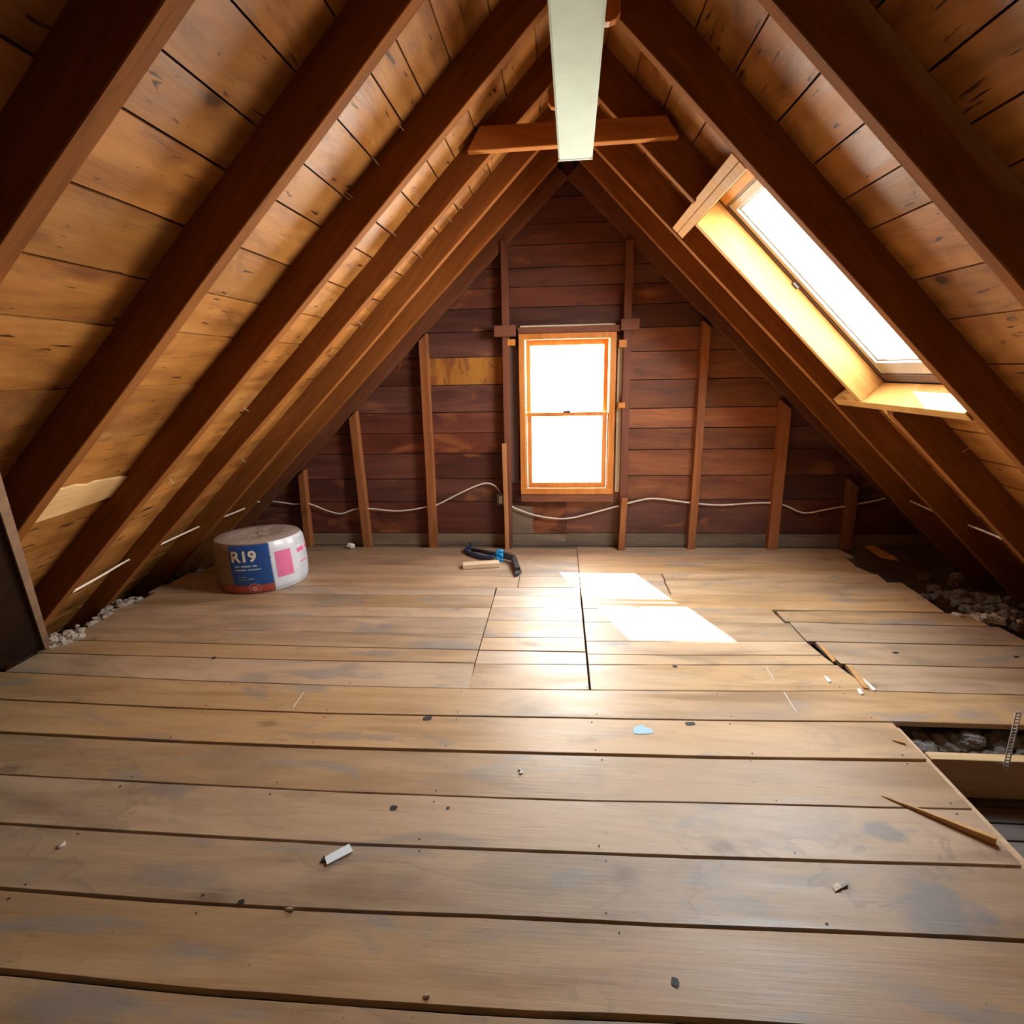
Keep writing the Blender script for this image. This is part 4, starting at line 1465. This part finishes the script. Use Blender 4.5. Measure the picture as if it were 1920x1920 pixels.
# long splinter by the hole
a_, b__ = on_z(1652, 1493), on_z(1866, 1587)
d_ = (b__ - a_)
ln = d_.length
d_.normalize()
k = MB()
v, f = [], []
n = 12
for i in range(n + 1):
    t_ = i / n
    w = 0.002 + 0.016 * t_ ** 0.8
    hh = 0.003 + 0.024 * t_ ** 0.8 + 0.002 * noise.noise((t_ * 9, 0, 0))
    v += [(ln * t_, 0, 0.001), (ln * t_, w, 0.001), (ln * t_, w, hh), (ln * t_, 0.0, hh * 0.95)]
for i in range(n):
    for q2 in range(4):
        f.append((i * 4 + q2, i * 4 + (q2 + 1) % 4, i * 4 + 4 + (q2 + 1) % 4, i * 4 + 4 + q2))
f += [(0, 1, 2, 3), tuple(n * 4 + q2 for q2 in (3, 2, 1, 0))]
k.add(v, f)
yd = Vector((0, 0, 1)).cross(d_)
tag(k.build('wood_splinter', M['splinter'], matrix=frame(d_, yd, (0, 0, 1), (a_.x, a_.y, 0)), bevel=0.001), 'long pointed wood splinter lying beside the floor opening', 'splinter')
shard('wood_splinter', [on_z(1672, 1389), on_z(1698, 1398), on_z(1697, 1392), on_z(1684, 1388)], 0, [0.003, 0.009, 0.010, 0.004], M['splinter'], 'short wood splinter near the opening corner', 'splinter')
shard('wood_splinter', [on_z(1612, 1021), on_z(1640, 1030), on_z(1676, 1046), on_z(1684, 1052), on_z(1650, 1046), on_z(1632, 1034)], 0, [0.01, 0.03, 0.012, 0.004, 0.02, 0.012], M['splinter'], 'pale splintered strip in the dark corner near the gable wall', 'splinter')
# shims wedged in the open joint
shard('wood_shim', [on_z(1535, 1212), on_z(1543, 1211), on_z(1567, 1240), on_z(1562, 1243)], 0, 0.006, M['splinter'], 'pale wood shim wedged in the upper open floor joint', 'shim')
shard('wood_shim', [on_z(1587, 1249), on_z(1597, 1251), on_z(1617, 1274), on_z(1630, 1294), on_z(1618, 1291)], 0, 0.006, M['splinter'], 'pale wood shim wedged in the lower open floor joint', 'shim')
shard('cable_scrap', [on_z(1614, 1272), on_z(1620, 1274), on_z(1643, 1295), on_z(1636, 1296)], 0, 0.004, M['white_trim'], 'thin white sliver lying along the lower shim', 'scrap')
for i, (ps, mt, lab) in enumerate((
        (((1560, 1663), (1570, 1657), (1578, 1668), (1566, 1673)), 'chip', 'pale curled flake beside a grey flake on the right foreground boards'),
        (((1571, 1663), (1590, 1653), (1589, 1663), (1575, 1669)), 'chip_grey', 'small grey flake on the right foreground boards'),
        (((106, 1592), (112, 1584), (123, 1580), (122, 1586), (112, 1591)), 'chip', 'small pale chip on the left foreground boards'),
        (((971, 1444), (976, 1440), (982, 1444), (980, 1451), (973, 1452), (977, 1447)), 'white_trim', 'small white curled shaving at the middle of the floor'),
        (((1544, 1268), (1550, 1270), (1558, 1280), (1553, 1280)), 'white_trim', 'white paint flake left of the lower shim'),
        (((1606, 1292), (1612, 1293), (1619, 1303), (1613, 1303)), 'white_trim', 'white paint flake just below the lower shim'),
        (((533, 1704), (545, 1704), (552, 1708), (541, 1709)), 'chip', 'pale chip caught in the lower left floor seam'),
        (((793, 1868), (801, 1866), (806, 1871), (797, 1873)), 'chip', 'pale fleck near the bottom floor seam'))):
    shard('paint_flake', [on_z(a, b_) for a, b_ in ps], 0, [0.002 + 0.003 * ((j * 7) % 3) for j in range(len(ps))], M[mt], lab, 'debris')

# white crumpled scrap at the wall
def lumps(n, cen, spread, r0, r1, seed, flat=0.7, zmin=None):
    rnd = random.Random(seed)
    mb = MB()
    for i in range(n):
        c = Vector((cen[0] + rnd.gauss(0, spread[0]), cen[1] + rnd.gauss(0, spread[1]), cen[2] + abs(rnd.gauss(0, spread[2]))))
        bm = bmesh.new()
        bmesh.ops.create_icosphere(bm, subdivisions=3, radius=1.0)
        r = rnd.uniform(r0, r1)
        sd = rnd.uniform(0, 99)
        for vv in bm.verts:
            kf = 1 + 0.42 * noise.fractal(vv.co * 1.5 + Vector((sd, 0, 0)), 1.0, 2.0, 3)
            co = vv.co * r * kf
            co.z *= flat
            co += c
            if zmin is not None and co.z < zmin:
                co.z = zmin + 0.0005 * (vv.index % 3)
            vv.co = co
        mb.add([vv.co.copy() for vv in bm.verts], [tuple(vv.index for vv in fc.verts) for fc in bm.faces])
        bm.free()
    return mb


c = on_z(660, 1024)
tag(lumps(3, (c.x, 4.585, 0.018), (0.022, 0.008, 0.008), 0.018, 0.030, 3, 0.8, zmin=0.001).build('crumpled_scrap', M['white_trim']), 'small white crumpled scrap at the foot of the left wall', 'scrap')

# loose glass wool at the eaves and under the floor
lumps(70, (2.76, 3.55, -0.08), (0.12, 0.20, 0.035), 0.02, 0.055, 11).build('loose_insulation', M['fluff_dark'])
tag(bpy.data.objects['loose_insulation'], 'grey loose insulation with painted-in shade heaped at the right eave', 'insulation', kind='stuff')
tag(lumps(36, (2.60, 3.32, -0.02), (0.07, 0.035, 0.012), 0.010, 0.026, 12).build('loose_insulation', M['fluff']), 'whitish insulation fringe along the right floor edge', 'insulation', kind='stuff')
tag(lumps(40, (-2.99, 3.25, -0.03), (0.025, 0.13, 0.018), 0.014, 0.034, 13).build('loose_insulation', M['fluff']), 'pale insulation strip along the left floor edge', 'insulation', kind='stuff')
tag(lumps(24, (-2.93, 2.80, -0.01), (0.035, 0.06, 0.03), 0.012, 0.034, 14).build('loose_insulation', M['fluff']), 'pale insulation tuft beside the dark left panel', 'insulation', kind='stuff')
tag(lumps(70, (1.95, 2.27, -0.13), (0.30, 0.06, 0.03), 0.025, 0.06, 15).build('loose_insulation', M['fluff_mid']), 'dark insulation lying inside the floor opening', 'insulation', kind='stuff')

# ------------------------------------------------------------------ inside the floor opening
k = MB()
k.box((1.395, 1.30, -0.20), (1.464, 2.60, -THK - 0.001))
tag(k.build('floor_joist', M['block'], bevel=0.002), 'pale joist edge carrying the cut board ends at the opening', 'joist')
k = MB()
k.box((1.474, 2.03, -0.20), (2.55, 2.075, -0.026))
tag(k.build('blocking_board', M['blocking'], bevel=0.002), 'pale new lumber blocking inside the floor opening', 'joist')
st = MB()
bx = on_z(1898, 1420, -0.03)
tp = on_y(1900, 1336, 2.02)
x_, y_, zt = on_y(1900, 1378, 2.024).x, 2.024, tp.z
w = 0.011
st.box((x_ - w, y_ - 0.001, -0.06), (x_ - w + 0.005, y_ + 0.001, zt))
st.box((x_ + w - 0.005, y_ - 0.001, -0.06), (x_ + w, y_ + 0.001, zt))
z = -0.06
while z < zt:
    st.box((x_ - w + 0.005, y_ - 0.001, z), (x_ + w - 0.005, y_ + 0.001, min(z + 0.006, zt)))
    z += 0.014
tag(st.build('perforated_strap', M['steel']), 'perforated metal strap standing up from the opening blocking', 'metal strap')
